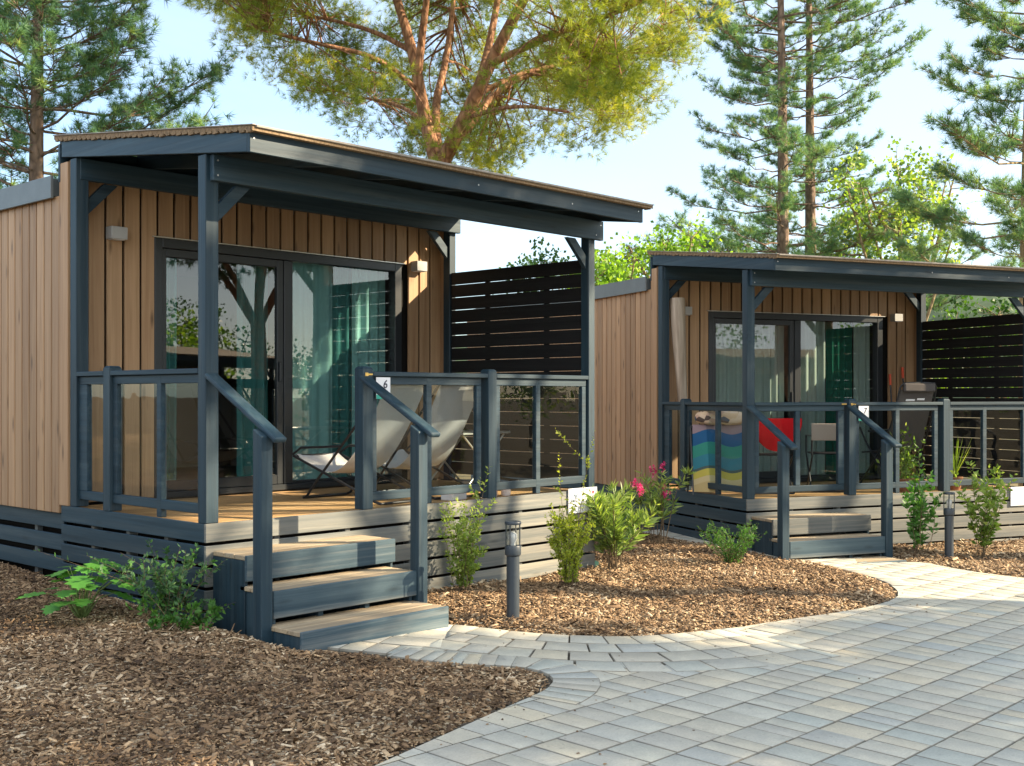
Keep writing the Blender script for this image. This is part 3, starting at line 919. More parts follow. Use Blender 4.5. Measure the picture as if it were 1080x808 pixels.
def side_chair(o, back_z, backmat, w=0.46, seat=0.43):
    f = MB()
    for x in (-w / 2, w / 2):
        f.tube([(x, -0.20, 0.01), (x, 0.20, seat)], 0.010, 8); f.tube([(x * 0.96, 0.20, 0.01), (x * 0.96, -0.20, seat)], 0.010, 8)
        f.tube([(x, -0.20, seat - 0.02), (x, -0.23, back_z)], 0.010, 8)
        f.tube([(x, -0.22, seat + 0.2), (x, 0.2, seat + 0.2), (x, 0.2, seat - 0.01)], 0.010, 8)
    for y in (-0.2, 0.2): f.tube([(-w / 2, y, 0.011), (w / 2, y, 0.011)], 0.009, 8)
    f.build('frame', M['blacktube'], o, 0, 50)
    s = MB(); s.box(-w / 2 + 0.012, w / 2 - 0.012, -0.20, 0.20, seat - 0.006, seat + 0.006); s.build('seat', M['blackcloth'], o, 0.003)
    s = MB(); s.box(-w / 2 - 0.012, w / 2 + 0.012, -0.25, -0.236, back_z - 0.19, back_z); s.build('backrest', backmat, o, 0.005)


o = at2('folding_chair', (1.58, 0.72, -0.012), R(-28), 'folding director chair with a beige back behind the closed gate', 'chair')
side_chair(o, 0.77, M['beige'], 0.42)
o = at2('folding_chair', (0.76, 0.72, -0.012), R(-14), 'dark folding chair covered by a red cloth behind the far gate', 'chair')
side_chair(o, 0.80, M['blackcloth'], 0.46)
# red cloth draped on the chair back
b = MB(); vs = []; fs = []; n = 16; rows = 12
for i in range(rows + 1):
    v = i / rows
    for j in range(n + 1):
        u = j / n * 2 - 1
        wd = 0.27 * (1 - 0.25 * v * v) + 0.02
        yy = -0.262 - 0.03 * math.sin(math.pi * v) - 0.008 * math.sin(9 * u + 3 * v)
        zz = 0.835 - 0.36 * v * (1 - 0.38 * u * u) + 0.0
        vs.append((wd * u, yy, zz))
for j in range(n + 1):
    u = j / n * 2 - 1
    pass
S = len(vs)
vs += [(x, y + 0.012, z) for x, y, z in vs]
for i in range(rows):
    for j in range(n):
        a = i * (n + 1) + j; fs.append((a, a + 1, a + n + 2, a + n + 1)); fs.append((S + a, S + a + n + 1, S + a + n + 2, S + a + 1))
for j in range(n):
    fs.append((j, j + 1, S + j + 1, S + j)); a = rows * (n + 1) + j; fs.append((a, a + 1, S + a + 1, S + a))
for i in range(rows):
    for j in (0, n): a = i * (n + 1) + j; fs.append((a, a + n + 1, S + a + n + 1, S + a))
b.add(vs, fs, 0.5)
rc = b.build('red_cloth', M['redcloth'], None, 0, 60); rc.location = l2w((0.76, 0.72, -0.012)); rc.rotation_euler = (0, 0, C2A + R(-14))
tag(rc, 'bright red cloth draped over a dark chair on the far porch', 'cloth')

o = at2('recliner', (2.72, 0.72, -0.012), R(-6), 'dark grey mesh recliner with padded headrest standing upright on the far porch', 'recliner')
f = MB(); w = 0.27
for x in (-w, w):
    f.tube([(x, -0.12, 0.012), (x, 0.42, 0.52), (x, 0.55, 0.70)], 0.012, 8); f.tube([(x, 0.55, 0.012), (x, 0.02, 0.55)], 0.012, 8)
    f.tube([(x, 0.50, 0.40), (x, 0.08, 0.44), (x * 0.98, -0.10, 0.80), (x * 0.9, -0.22, 1.18), (x * 0.78, -0.235, 1.225), (0, -0.235, 1.232)], 0.011, 8)
    f.tube([(x * 1.06, -0.06, 0.68), (x * 1.06, 0.34, 0.66)], 0.016, 8)
for y in (-0.12, 0.55): f.tube([(-w, y, 0.012), (w, y, 0.012)], 0.011, 8)
f.build('frame', M['blacktube'], o, 0, 50)
s = MB()
s.hexa([(-w + .02, 0.08, 0.432), (w - .02, 0.08, 0.432), (w - .02, 0.50, 0.392), (-w + .02, 0.50, 0.392)], [(-w + .02, 0.08, 0.442), (w - .02, 0.08, 0.442), (w - .02, 0.50, 0.402), (-w + .02, 0.50, 0.402)])
s.build('seat', M['greycloth'], o, 0.002)
s = MB()
s.hexa([(-w + .02, 0.072, 0.44), (w - .02, 0.072, 0.44), (w - .02, 0.084, 0.446), (-w + .02, 0.084, 0.446)], [(-w + .045, -0.21, 1.15), (w - .045, -0.21, 1.15), (w - .045, -0.198, 1.154), (-w + .045, -0.198, 1.154)])
bk = s.build('backrest', M['greycloth'], o, 0.002)
s = MB(); s.box(-0.21, 0.21, -0.262, -0.214, 1.125, 1.225); s.build('headrest', M['greycloth'], o, 0.018, 50, seg=3)
for x, wd, z in ((-0.13, 0.12, 1.02), (0.02, 0.10, 1.03), (-0.02, 0.04, 0.96), (0.11, 0.03, 0.93)):
    yy = 0.072 - (z - 0.44) * 0.397 - 0.004
    s = MB(); s.hexa([(x, yy, z), (x + wd, yy, z), (x + wd, yy + 0.002, z), (x, yy + 0.002, z)], [(x, yy - 0.009, z + 0.022), (x + wd, yy - 0.009, z + 0.022), (x + wd, yy - 0.007, z + 0.022), (x, yy - 0.007, z + 0.022)])
    s.build('print', M['white'], o)
redpole = plain('red_orange_handle', (0.75, 0.08, 0.02), 0.4)
for x, h, lab in ((3.455, 1.36, 'red handled pole leaning on the far cabin wall, shorter of two'), (3.66, 1.45, 'red handled pole leaning on the far cabin wall, taller of two')):
    o = at2('garden_pole', (x, 1.86, -0.012), 0, lab, 'pole', 'red handled poles by the far wall')
    p = MB(); p.tube([(0, -0.12, 0.01), (0, -0.01, h - 0.14)], 0.011, 8); p.build('shaft', M['blacktube'], o, 0, 50)
    p = MB(); p.tube([(0, -0.0101, h - 0.139), (0, 0.0, h)], 0.016, 8); p.build('grip', redpole, o, 0, 50)


# ------------------------------------------------------------------ bollard lights
M['bollard'] = plain('bollard_paint', (0.026, 0.036, 0.047), 0.45, 0.5, noise=0.1, nscale=40)
M['clearglass'] = glass('lantern_glass', 1.4, (0.95, 0.97, 0.97))


def bollard(loc, label):
    o = empty('bollard_light', loc, 0.35, label, 'bollard light', 'bollard lights beside the path')
    b = MB(); b.lathe([(0.044, -0.15), (0.044, 0.455)], n=28); b.build('post', M['bollard'], o, 0, 40)
    b = MB(); b.lathe([(0.0432, 0.4555), (0.053, 0.462), (0.055, 0.468), (0.055, 0.520), (0.052, 0.526)], n=28); b.build('collar', M['bollard'], o, 0, 40)
    b = MB()
    for k in range(4):
        a = math.pi / 2 * k; c, s = math.cos(a) * 0.050, math.sin(a) * 0.050
        b.tube([(c, s, 0.5265), (c, s, 0.668)], 0.0045, 6)
    b.build('cage', M['bollard'], o, 0, 40)
    b = MB(); b.lathe([(0.055, 0.6685), (0.057, 0.673), (0.057, 0.684), (0.052, 0.690)], n=28); b.build('cap', M['bollard'], o, 0, 40)
    b = MB(); b.lathe([(0.044, 0.5267), (0.044, 0.668)], n=28); b.build('glass_pane', M['clearglass'], o, 0, 40)
    b = MB(); b.lathe([(0.018, 0.5268), (0.018, 0.545), (0.030, 0.575), (0.028, 0.600), (0.012, 0.618)], n=16); b.build('bulb', M['lamp'], o, 0, 60)


bp = (1.647, -1.153); bollard((bp[0], bp[1], float(gz(*bp)) + 0.01), 'dark grey bollard light standing in front of the near deck skirting')
bp = (7.583, -1.683); bollard((bp[0], bp[1], float(gz(*bp)) + 0.01), 'dark grey bollard light standing beside the far steps at the right')
b = MB(); b.lathe([(0.10, 0), (0.10, 0.045), (0.085, 0.055), (0.03, 0.058)], n=24)
o = b.build('irrigation_cover', plain('green_plastic', (0.012, 0.05, 0.045), 0.4), None, 0, 40)
o.location = (3.98, 0.12, float(gz(3.98, 0.12)) + 0.015); o.scale = (1.5, 0.9, 1)
tag(o, 'dark green plastic irrigation cover lying on the mulch by the oleander', 'cover')
# ------------------------------------------------------------------ ground
def ground_mat():
    m, nt, out = mat_new('soil_and_dry_grass')
    tc = N(nt, 'TexCoord')
    n1 = N(nt, 'TexNoise', i_Scale=0.6, i_Detail=8.0, i_Roughness=0.7); nt.links.new(tc.outputs['Object'], n1.inputs['Vector'])
    n2 = N(nt, 'TexNoise', i_Scale=14.0, i_Detail=4.0); nt.links.new(tc.outputs['Object'], n2.inputs['Vector'])
    c = ramp(nt, [(0.35, (0.10, 0.075, 0.045)), (0.55, (0.16, 0.13, 0.07)), (0.7, (0.07, 0.10, 0.03))], n1.outputs[0]).outputs[0]
    c = mixc(nt, 0.35, c, ramp(nt, [(0.3, (0.06, 0.045, 0.03)), (0.7, (0.22, 0.17, 0.10))], n2.outputs[0]).outputs[0])
    principled(nt, out, c, 0.95, n2.outputs[0], 0.03, 0.6, 0.1)
    return m


xs = np.concatenate([[-3000, -800, -200, -80], np.linspace(-40, 50, 61), [90, 220, 800, 3000]])
ys = np.concatenate([[-3000, -800, -200, -70], np.linspace(-40, 40, 54), [80, 220, 800, 3000]])
X, Y = np.meshgrid(xs, ys)
Z = gz(X, Y) - 0.035
V = np.stack([X.ravel(), Y.ravel(), Z.ravel()], 1)
nx = len(xs); F = []
for j in range(len(ys) - 1):
    for i in range(nx - 1): F.append((j * nx + i, j * nx + i + 1, (j + 1) * nx + i + 1, (j + 1) * nx + i))
tag(np_mesh('ground', V, F, ground_mat(), smooth=True), kind='structure')

LEFT_EDGE = [(-0.965, -2.812), (-0.383, -2.669), (0.143, -2.54), (0.419, -2.486), (0.60, -2.41), (0.715, -2.31), (0.765, -2.19), (0.75, -2.06), (0.646, -1.926), (0.461, -1.691), (0.31, -1.331), (0.16, -0.985)]
ISL_EDGE = [(1.225, -0.90), (1.31, -0.99), (1.41, -1.28), (1.624, -1.665), (2.0, -1.992), (2.618, -2.17), (3.332, -2.267), (4.095, -2.394), (4.70, -2.40), (5.118, -2.292), (5.533, -2.024), (5.85, -1.62), (6.0, -1.25), (5.99, -1.02)]
RIGHT_EDGE = [(7.08, -1.50), (7.20, -1.60), (7.05, -1.93), (6.97, -2.30), (7.05, -2.75), (7.5, -3.2), (8.6, -3.6), (11.0, -3.9), (16.0, -4.1)]
beds = {
    'left': [(-0.0, 0.3), (0.3, 9.0), (-12, 9.0), (-12, -4.8), (-7, -4.2), (-4, -3.5), (-2.4, -3.16)] + LEFT_EDGE + [(0.02, -0.95), (0.02, -0.3)],
    'island': [(1.24, 0.3), (1.24, -0.5)] + ISL_EDGE + [(6.3, 0.3), (8.5, 9.0), (3.0, 9.0), (3.0, 0.3)],
    'right': RIGHT_EDGE + [(16, 2.0), (8, 0.0), (7.3, -0.9)],
}


def chaikin(pts, closed=False, it=2):
    pts = [np.array(p, float) for p in pts]
    for _ in range(it):
        q = [] if closed else [pts[0]]
        for a, b in zip(pts, pts[1:] + ([pts[0]] if closed else [])):
            q += [a * 0.75 + b * 0.25, a * 0.25 + b * 0.75]
        if not closed: q.append(pts[-1])
        pts = q
    return pts


def inside(P, poly):
    x, y = P[:, 0], P[:, 1]; res = np.zeros(len(P), bool)
    n = len(poly)
    for i in range(n):
        x0, y0 = poly[i]; x1, y1 = poly[(i + 1) % n]
        c = ((y0 > y) != (y1 > y)) & (x < (x1 - x0) * (y - y0) / ((y1 - y0) if y1 != y0 else 1e-9) + x0)
        res ^= c
    return res


def dist_poly(P, poly, closed=True):
    d = np.full(len(P), 1e9); n = len(poly)
    for i in range(n if closed else n - 1):
        a = np.array(poly[i], float); b = np.array(poly[(i + 1) % n], float); ab = b - a
        t = np.clip(((P - a) @ ab) / (ab @ ab + 1e-12), 0, 1)
        d = np.minimum(d, np.linalg.norm(P - (a + t[:, None] * ab), axis=1))
    return d


def vnoise(x, y, s, seed):
    """smooth value noise"""
    r = np.random.default_rng(seed).random((64, 64))
    u, v = x * s, y * s
    i, j = np.floor(u).astype(int), np.floor(v).astype(int)
    f, g = u - i, v - j; f = f * f * (3 - 2 * f); g = g * g * (3 - 2 * g)
    a = r[i % 64, j % 64]; b = r[(i + 1) % 64, j % 64]; c = r[i % 64, (j + 1) % 64]; d = r[(i + 1) % 64, (j + 1) % 64]
    return a * (1 - f) * (1 - g) + b * f * (1 - g) + c * (1 - f) * g + d * f * g


CHIP_STOPS = [(0.0, (0.05, 0.032, 0.02)), (0.25, (0.12, 0.075, 0.043)), (0.5, (0.22, 0.140, 0.078)), (0.75, (0.34, 0.228, 0.130)), (0.93, (0.50, 0.37, 0.23)), (1.0, (0.64, 0.52, 0.36))]


def mulch_mat():
    m, nt, out = mat_new('mulch_base')
    tc = N(nt, 'TexCoord')
    v = N(nt, 'TexVoronoi', i_Scale=55.0); nt.links.new(tc.outputs['Object'], v.inputs['Vector'])
    sp = N(nt, 'SeparateColor'); nt.links.new(v.outputs['Color'], sp.inputs[0])
    c = ramp(nt, [(p * 0.9, tuple(k * 0.7 for k in q)) for p, q in CHIP_STOPS], sp.outputs[0]).outputs[0]
    principled(nt, out, c, 0.95, v.outputs['Distance'], 0.02, 0.8, 0.1)
    return m


def chip_mat():
    m, nt, out = mat_new('bark_chips')
    at = N(nt, 'Attribute', attribute_name='rnd')
    tc = N(nt, 'TexCoord'); n = N(nt, 'TexNoise', i_Scale=120.0, i_Detail=3.0); nt.links.new(tc.outputs['Object'], n.inputs['Vector'])
    c = ramp(nt, CHIP_STOPS, mathn(nt, 'ADD', at.outputs['Fac'], mathn(nt, 'MULTIPLY', mathn(nt, 'SUBTRACT', n.outputs[0], 0.5), 0.35))).outputs[0]
    principled(nt, out, c, 0.85, n.outputs[0], 0.004, 0.4, 0.2)
    return m


MULCH, CHIP = mulch_mat(), chip_mat()
from mathutils.geometry import delaunay_2d_cdt
bed_poly = {}
smooth_poly = {}


def bed_z(P, poly):
    d = dist_poly(P, poly)
    z = gz(P[:, 0], P[:, 1]) - 0.006 + 0.040 * np.clip(d / 0.16, 0, 1)
    z += (vnoise(P[:, 0] + 40, P[:, 1] + 40, 1.7, 3) - 0.5) * 0.07 * np.clip(d / 0.5, 0, 1) + (vnoise(P[:, 0] + 40, P[:, 1] + 40, 6, 4) - 0.5) * 0.03 * np.clip(d / 0.2, 0, 1)
    return z


for nm, poly in beds.items():
    poly = [tuple(p) for p in chaikin(poly, True, 2)]
    smooth_poly[nm] = poly
    q = []
    for a, b in zip(poly, poly[1:] + [poly[0]]):
        a, b = np.array(a), np.array(b); L = np.linalg.norm(b - a); k = max(1, int(L / 0.05)) if L < 1.5 else 4
        for i in range(k): q.append(a + (b - a) * i / k + rng.normal(0, 0.0025, 2))
    poly = [tuple(p) for p in q]
    bed_poly[nm] = poly
    A = np.array(poly); lo = np.maximum(A.min(0), [-9, -6]); hi = np.minimum(A.max(0), [14, 6])
    s = 0.075
    gx, gy = np.meshgrid(np.arange(lo[0], hi[0], s), np.arange(lo[1], hi[1], s))
    P = np.stack([gx.ravel(), gy.ravel()], 1) + rng.uniform(-0.02, 0.02, (gx.size, 2))
    P = P[inside(P, poly)]; P = P[dist_poly(P, poly) > 0.03]
    co = [Vector(p) for p in poly] + [Vector(p) for p in P]
    r = delaunay_2d_cdt(co, [(i, (i + 1) % len(poly)) for i in range(len(poly))], [], 1, 1e-6)
    vv = np.array([tuple(v) for v in r[0]])
    z = bed_z(vv, poly)
    z = np.where(dist_poly(vv, poly) < 0.004, gz(vv[:, 0], vv[:, 1]) - 0.012, z)
    o = np_mesh('mulch_bed', np.column_stack([vv, z]), np.array([f for f in r[2] if len(f) == 3]), MULCH, smooth=True)
    tag(o, kind='structure')

# chips
def chips(nm, area, density, big):
    x0, x1, y0, y1 = area
    n = int((x1 - x0) * (y1 - y0) * density)
    P = np.stack([rng.uniform(x0, x1, n), rng.uniform(y0, y1, n)], 1)
    P = P[inside(P, bed_poly[nm])]
    d = dist_poly(P, bed_poly[nm]); P = P[d > 0.016]; d = d[d > 0.016]
    n = len(P)
    z = bed_z(P, bed_poly[nm]) + rng.uniform(0.0, 0.02, n) * np.clip(d / 0.05, 0.3, 1)
    L = np.minimum(np.clip(rng.lognormal(math.log(0.024 * big), 0.55, n), 0.01, 0.11), 0.012 + 1.6 * d); Wd = L * rng.uniform(0.22, 0.6, n); Wd = np.clip(Wd, 0.004, 0.026); T = rng.uniform(0.002, 0.006, n)
    stick = rng.random(n) < 0.006; L = np.where(stick & (d > 0.1), rng.uniform(0.07, 0.17, n), L); Wd = np.where(stick, 0.006, Wd)
    az = rng.uniform(0, 2 * math.pi, n); tilt = rng.normal(0, 0.33, n); roll = rng.normal(0, 0.3, n)
    ca, sa, ct, st = np.cos(az), np.sin(az), np.cos(tilt), np.sin(tilt)
    a = np.stack([ca * ct, sa * ct, st], 1); b0 = np.stack([-sa, ca, 0 * ca], 1); n0 = np.cross(a, b0)
    b = b0 * np.cos(roll)[:, None] + n0 * np.sin(roll)[:, None]; c = np.cross(a, b)
    base = np.column_stack([P, z])
    vs = []
    for (u, v, w) in [(-.5, -.5, 0), (.5, -.35, 0), (.42, .5, 0), (-.5, .4, 0), (-.47, -.42, 1), (.45, -.3, 1), (.38, .42, 1), (-.46, .35, 1)]:
        bend = (u * u) * 0.12
        vs.append(base + a * (L * u)[:, None] + b * (Wd * v)[:, None] + c * (T * w + L * bend)[:, None])
    V = np.stack(vs, 1).reshape(-1, 3)
    tf = np.array([(4, 5, 6, 7), (0, 1, 5, 4), (1, 2, 6, 5), (2, 3, 7, 6), (3, 0, 4, 7)])
    F = (tf[None] + (np.arange(n) * 8)[:, None, None]).reshape(-1, 4)
    rn = np.clip(rng.beta(1.7, 1.9, n), 0, 1)
    rn = np.clip(rn + 0.45 * (vnoise(P[:, 0] + 40, P[:, 1] + 40, 2.2, 11) - 0.5), 0, 1)
    return tag(np_mesh('mulch_chips', V, F, CHIP, rnd=np.repeat(rn, 5)), kind='stuff')


chips('left', (-4.6, 0.85, -3.8, 3.4), 2500, 0.78)
chips('island', (1.2, 6.9, -2.5, 3.0), 1800, 0.9)
chips('right', (6.9, 12.5, -4.0, 0.3), 500, 1.35)

# ------------------------------------------------------------------ paving
def paver_mat():
    m, nt, out = mat_new('concrete_pavers')
    at = N(nt, 'Attribute', attribute_name='rnd'); tc = N(nt, 'TexCoord')
    c = ramp(nt, [(0.0, (0.43, 0.43, 0.385)), (0.22, (0.51, 0.47, 0.375)), (0.36, (0.41, 0.43, 0.39)), (0.52, (0.48, 0.47, 0.41)), (0.66, (0.54, 0.485, 0.37)), (0.78, (0.43, 0.43, 0.385)), (0.9, (0.46, 0.43, 0.36)), (1.0, (0.40, 0.42, 0.40))], at.outputs['Fac']).outputs[0]
    n1 = N(nt, 'TexNoise', i_Scale=9.0, i_Detail=8.0, i_Roughness=0.7); nt.links.new(tc.outputs['Object'], n1.inputs['Vector'])
    n2 = N(nt, 'TexNoise', i_Scale=90.0, i_Detail=4.0, i_Roughness=0.7); nt.links.new(tc.outputs['Object'], n2.inputs['Vector'])
    n3 = N(nt, 'TexNoise', i_Scale=1.1, i_Detail=3.0); nt.links.new(tc.outputs['Object'], n3.inputs['Vector'])
    c = mixc(nt, 1.0, c, ramp(nt, [(0.25, (0.84, 0.84, 0.85)), (0.7, (1.08, 1.07, 1.04))], n1.outputs[0]).outputs[0], 'MULTIPLY')
    c = mixc(nt, 0.6, c, ramp(nt, [(0.3, (0.72, 0.72, 0.72)), (0.62, (1.06, 1.06, 1.06))], n2.outputs[0]).outputs[0], 'MULTIPLY')
    c = mixc(nt, 0.5, c, ramp(nt, [(0.3, (0.80, 0.83, 0.86)), (0.7, (1.08, 1.05, 0.98))], n3.outputs[0]).outputs[0], 'MULTIPLY')
    n4 = N(nt, 'TexNoise', i_Scale=26.0, i_Detail=2.0); nt.links.new(tc.outputs['Object'], n4.inputs['Vector'])
    c = mixc(nt, mathn(nt, 'MULTIPLY', ramp(nt, [(0.66, 0.0), (0.76, 1.0)], n4.outputs[0]).outputs[0], 0.45), c, (0.17, 0.16, 0.14))
    c = mixc(nt, mathn(nt, 'LESS_THAN', at.outputs['Fac'], -0.5), c, (0.22, 0.205, 0.17))
    h = mathn(nt, 'ADD', mathn(nt, 'MULTIPLY', n1.outputs[0], 0.7), mathn(nt, 'MULTIPLY', n2.outputs[0], 0.4))
    principled(nt, out, c, 0.72, h, 0.003, 0.4, 0.3)
    return m


PVmat = paver_mat()
JOINT = plain('joint_sand', (0.075, 0.066, 0.052), 0.95, 0.1, noise=0.5, nscale=60, bump=0.4)
quads = []                                   # each stone: 4 plan corners (counter-clockwise), extra height
d0 = np.array([1.0, 0.02]); d0 /= np.linalg.norm(d0); e0 = np.array([-d0[1], d0[0]])
left_s = [tuple(p) for p in chaikin(LEFT_EDGE, False, 2)]; isl_s = [tuple(p) for p in chaikin(ISL_EDGE, False, 2)]
isl_left = [p for p in isl_s if p[0] < 2.75]
CW = 0.248
row = 0
v = -11.0
while v < 1.2:
    u = -9.0 + rng.uniform(0, 0.2)
    while u < 22:
        L = float(rng.choice([0.125, 0.165, 0.205])) if True else 0.2
        g_ = 0.0035
        p = [d0 * (u + g_) + e0 * (v + g_), d0 * (u + L - g_) + e0 * (v + g_), d0 * (u + L - g_) + e0 * (v + CW - g_), d0 * (u + g_) + e0 * (v + CW - g_)]
        c = sum(p) / 4
        if np.linalg.norm(c - np.array([1, -3])) < 24: quads.append([p, 0.0, c])
        u += L
    v += CW; row += 1
C_ = np.array([q[2] for q in quads])
keep = np.ones(len(quads), bool)
cut = []                                     # stones sawn along the edge of a bed
for nm, poly in smooth_poly.items():
    A_ = np.array(poly)
    near = dist_poly(C_, poly) < 0.24
    deep = inside(C_, poly) & ~near
    keep &= ~deep
    for i in np.where(near & keep)[0]:
        c = C_[i]; best = None
        for k in range(len(A_)):
            a_, b_ = A_[k], A_[(k + 1) % len(A_)]; ab = b_ - a_; t = np.clip((c - a_) @ ab / (ab @ ab + 1e-12), 0, 1); q = a_ + t * ab; dd = np.linalg.norm(c - q)
            if best is None or dd < best[0]: best = (dd, q, ab / (np.linalg.norm(ab) + 1e-12))
        q, t_ = best[1], best[2]; nrm = np.array([t_[1], -t_[0]])
        if inside((q + nrm * 0.01)[None], poly)[0]: nrm = -nrm
        P_ = quads[i][0]; o_ = []
        for j in range(4):
            p1, p2 = P_[j], P_[(j + 1) % 4]; s1, s2 = (p1 - q) @ nrm - 0.004, (p2 - q) @ nrm - 0.004
            if s1 >= 0: o_.append(p1)
            if s1 * s2 < 0: o_.append(p1 + (p2 - p1) * s1 / (s1 - s2))
        if len(o_) == 4 and all(((p - q) @ nrm) > 0.004 for p in P_): continue
        keep[i] = False
        if len(o_) >= 3: cut.append((o_, c))
dl = dist_poly(C_, isl_left, False)
near_branch = (C_[:, 0] < 2.55) & (dl < 0.72) & (C_[:, 1] > -2.9)
keep &= ~near_branch
keep &= ~((C_[:, 0] > -0.4) & (C_[:, 0] < 1.3) & (C_[:, 1] > -2.0))
quads = [q for q, k in zip(quads, keep) if k]


def strip(poly, off0, off1, lens, h, side=1):
    """stones laid along an offset of a polyline"""
    P = np.array(poly); seg = np.linalg.norm(np.diff(P, axis=0), axis=1); S = np.concatenate([[0], np.cumsum(seg)])
    def at(s, off):
        s = min(max(s, 0), S[-1] - 1e-6); i = int(np.searchsorted(S, s, 'right') - 1); i = min(i, len(P) - 2)
        f = (s - S[i]) / seg[i]
        def nrm(k):
            a = P[max(k - 1, 0)]; b = P[min(k + 1, len(P) - 1)]; t = (b - a) / (np.linalg.norm(b - a) + 1e-9); return np.array([t[1], -t[0]]) * side
        nn = nrm(i) * (1 - f) + nrm(i + 1) * f; nn /= np.linalg.norm(nn)
        return P[i] * (1 - f) + P[i + 1] * f + nn * off
    s = rng.uniform(-0.1, 0)
    while s < S[-1]:
        L = float(rng.choice(lens))
        a, b = s + 0.004, s + L - 0.004
        p = [at(a, off1 - 0.005), at(b, off1 - 0.005), at(b, off0 + 0.005), at(a, off0 + 0.005)]
        if (p[1][0] - p[0][0]) * (p[2][1] - p[0][1]) - (p[1][1] - p[0][1]) * (p[2][0] - p[0][0]) < 0: p = p[::-1]
        quads.append([p, h, sum(p) / 4]); s += L


ext = [(1.05, -0.55)] + isl_left
for k in range(4):
    strip(ext, -0.01 + 0.24 * k, -0.01 + 0.24 * (k + 1), [0.15, 0.18, 0.215], 0.003, 1)
tip = [p for p in left_s if p[0] > 0.30]
strip(tip, 0.0, 0.27, [0.085, 0.095], 0.005, 1)
tip2 = [p for p in isl_s if p[0] > 5.45]
strip(tip2, 0.0, 0.22, [0.10, 0.12], 0.006, 1)
Q = np.array([q[0] for q in quads]); H = np.array([q[1] for q in quads]); Cc = np.array([q[2] for q in quads])
n = len(Q)
ins_ = Cc[:, None, :] + (Q - Cc[:, None, :]) * (1 - 0.0035 / (np.linalg.norm(Q - Cc[:, None, :], axis=2, keepdims=True)))
zt = gz(Q[:, :, 0], Q[:, :, 1]) + 0.012 + H[:, None] + rng.normal(0, 0.0010, (n, 1)) + rng.normal(0, 0.0003, (n, 4))
low = np.concatenate([Q, (zt - 0.002)[:, :, None]], 2); top = np.concatenate([ins_, zt[:, :, None]], 2); bot = np.concatenate([Q, (zt - 0.03)[:, :, None]], 2)
V = np.concatenate([bot, low, top], 1).reshape(-1, 3)
tf = [(8, 9, 10, 11)]
for i in range(4):
    j = (i + 1) % 4
    tf += [(i, j, 4 + j, 4 + i), (4 + i, 4 + j, 8 + j, 8 + i)]
F = (np.array(tf)[None] + (np.arange(n) * 12)[:, None, None]).reshape(-1, 4)
pav = np_mesh('paving', V, F, PVmat, rnd=np.where(np.tile(np.arange(len(tf)), n) == 0, np.repeat(rng.random(n), len(tf)), -1.0))
bmx = bmesh.new(); bmx.from_mesh(pav.data); ly = bmx.faces.layers.float.get('rnd')
for o_, c in cut:
    if (c[0] < 2.55 and dist_poly(c[None], isl_left, False)[0] < 0.62 and c[1] > -2.9): continue
    if -0.4 < c[0] < 1.3 and c[1] > -2.0: continue
    zz = [float(gz(p[0], p[1])) + 0.012 for p in o_]; r_ = rng.random()
    tp = [bmx.verts.new((p[0], p[1], z)) for p, z in zip(o_, zz)]; bt = [bmx.verts.new((p[0], p[1], z - 0.03)) for p, z in zip(o_, zz)]
    f = bmx.faces.new(tp); f[ly] = r_
    for j in range(len(tp)):
        k = (j + 1) % len(tp); f = bmx.faces.new((bt[j], bt[k], tp[k], tp[j])); f[ly] = -1.0
bmx.to_mesh(pav.data); bmx.free()
tag(pav, kind='structure')
gx = np.linspace(-12, 26, 40); gy = np.linspace(-14, 2, 18)
X, Y = np.meshgrid(gx, gy); Vj = np.stack([X.ravel(), Y.ravel(), (gz(X, Y) + 0.001).ravel()], 1)
F = [(j * 40 + i, j * 40 + i + 1, (j + 1) * 40 + i + 1, (j + 1) * 40 + i) for j in range(17) for i in range(39)]
tag(np_mesh('path', Vj, F, JOINT), kind='structure')
# crumbs of bark blown onto the stones
nC = 2600
P = np.stack([rng.uniform(-2, 9, nC), rng.uniform(-6, -1.2, nC)], 1)
for nm in bed_poly: P = P[~inside(P, bed_poly[nm])]
dmin = np.min([dist_poly(P, bed_poly[nm]) for nm in bed_poly], axis=0)
P = P[dmin < rng.exponential(0.22, len(P)) * (1 + 6 * (rng.random(len(P)) < 0.06))]
cr = []
tv = np.array([(-.5, -.3, 0), (.5, -.2, 0), (.4, .3, 0), (-.4, .3, 0), (-.3, -.15, .35), (.3, -.1, .3), (.2, .15, .35), (-.3, .2, .3)])
tf = np.array([(4, 5, 6, 7), (0, 1, 5, 4), (1, 2, 6, 5), (2, 3, 7, 6), (3, 0, 4, 7)])
az = rng.uniform(0, 6.28, len(P)); S_ = rng.uniform(0.005, 0.020, len(P)); ca, sa = np.cos(az), np.sin(az)
V = np.stack([P[:, 0:1] + S_[:, None] * (tv[:, 0] * ca[:, None] - tv[:, 1] * sa[:, None]), P[:, 1:2] + S_[:, None] * (tv[:, 0] * sa[:, None] + tv[:, 1] * ca[:, None]),
              (gz(P[:, 0], P[:, 1]) + 0.0145)[:, None] + S_[:, None] * tv[:, 2] * 0.6], 2).reshape(-1, 3)
F = (tf[None] + (np.arange(len(P)) * 8)[:, None, None]).reshape(-1, 4)
tag(np_mesh('bark_crumbs', V, F, CHIP, rnd=np.repeat(rng.uniform(0, 0.7, len(P)), 5)), kind='stuff')
# ------------------------------------------------------------------ plants
LEAF_V = [(0, 0, 0), (-0.5, 0.10, 0.45), (0, 0, 0.5), (0.5, 0.10, 0.45), (0, -0.06, 1.0)]
LEAF_F = [(0, 2, 4, 1), (0, 3, 4, 2)]


def leaf_tpl(w, curl=0.0):
    return np.array([(x * w, y * w + curl * z * z, z) for x, y, z in LEAF_V]), np.array(LEAF_F)


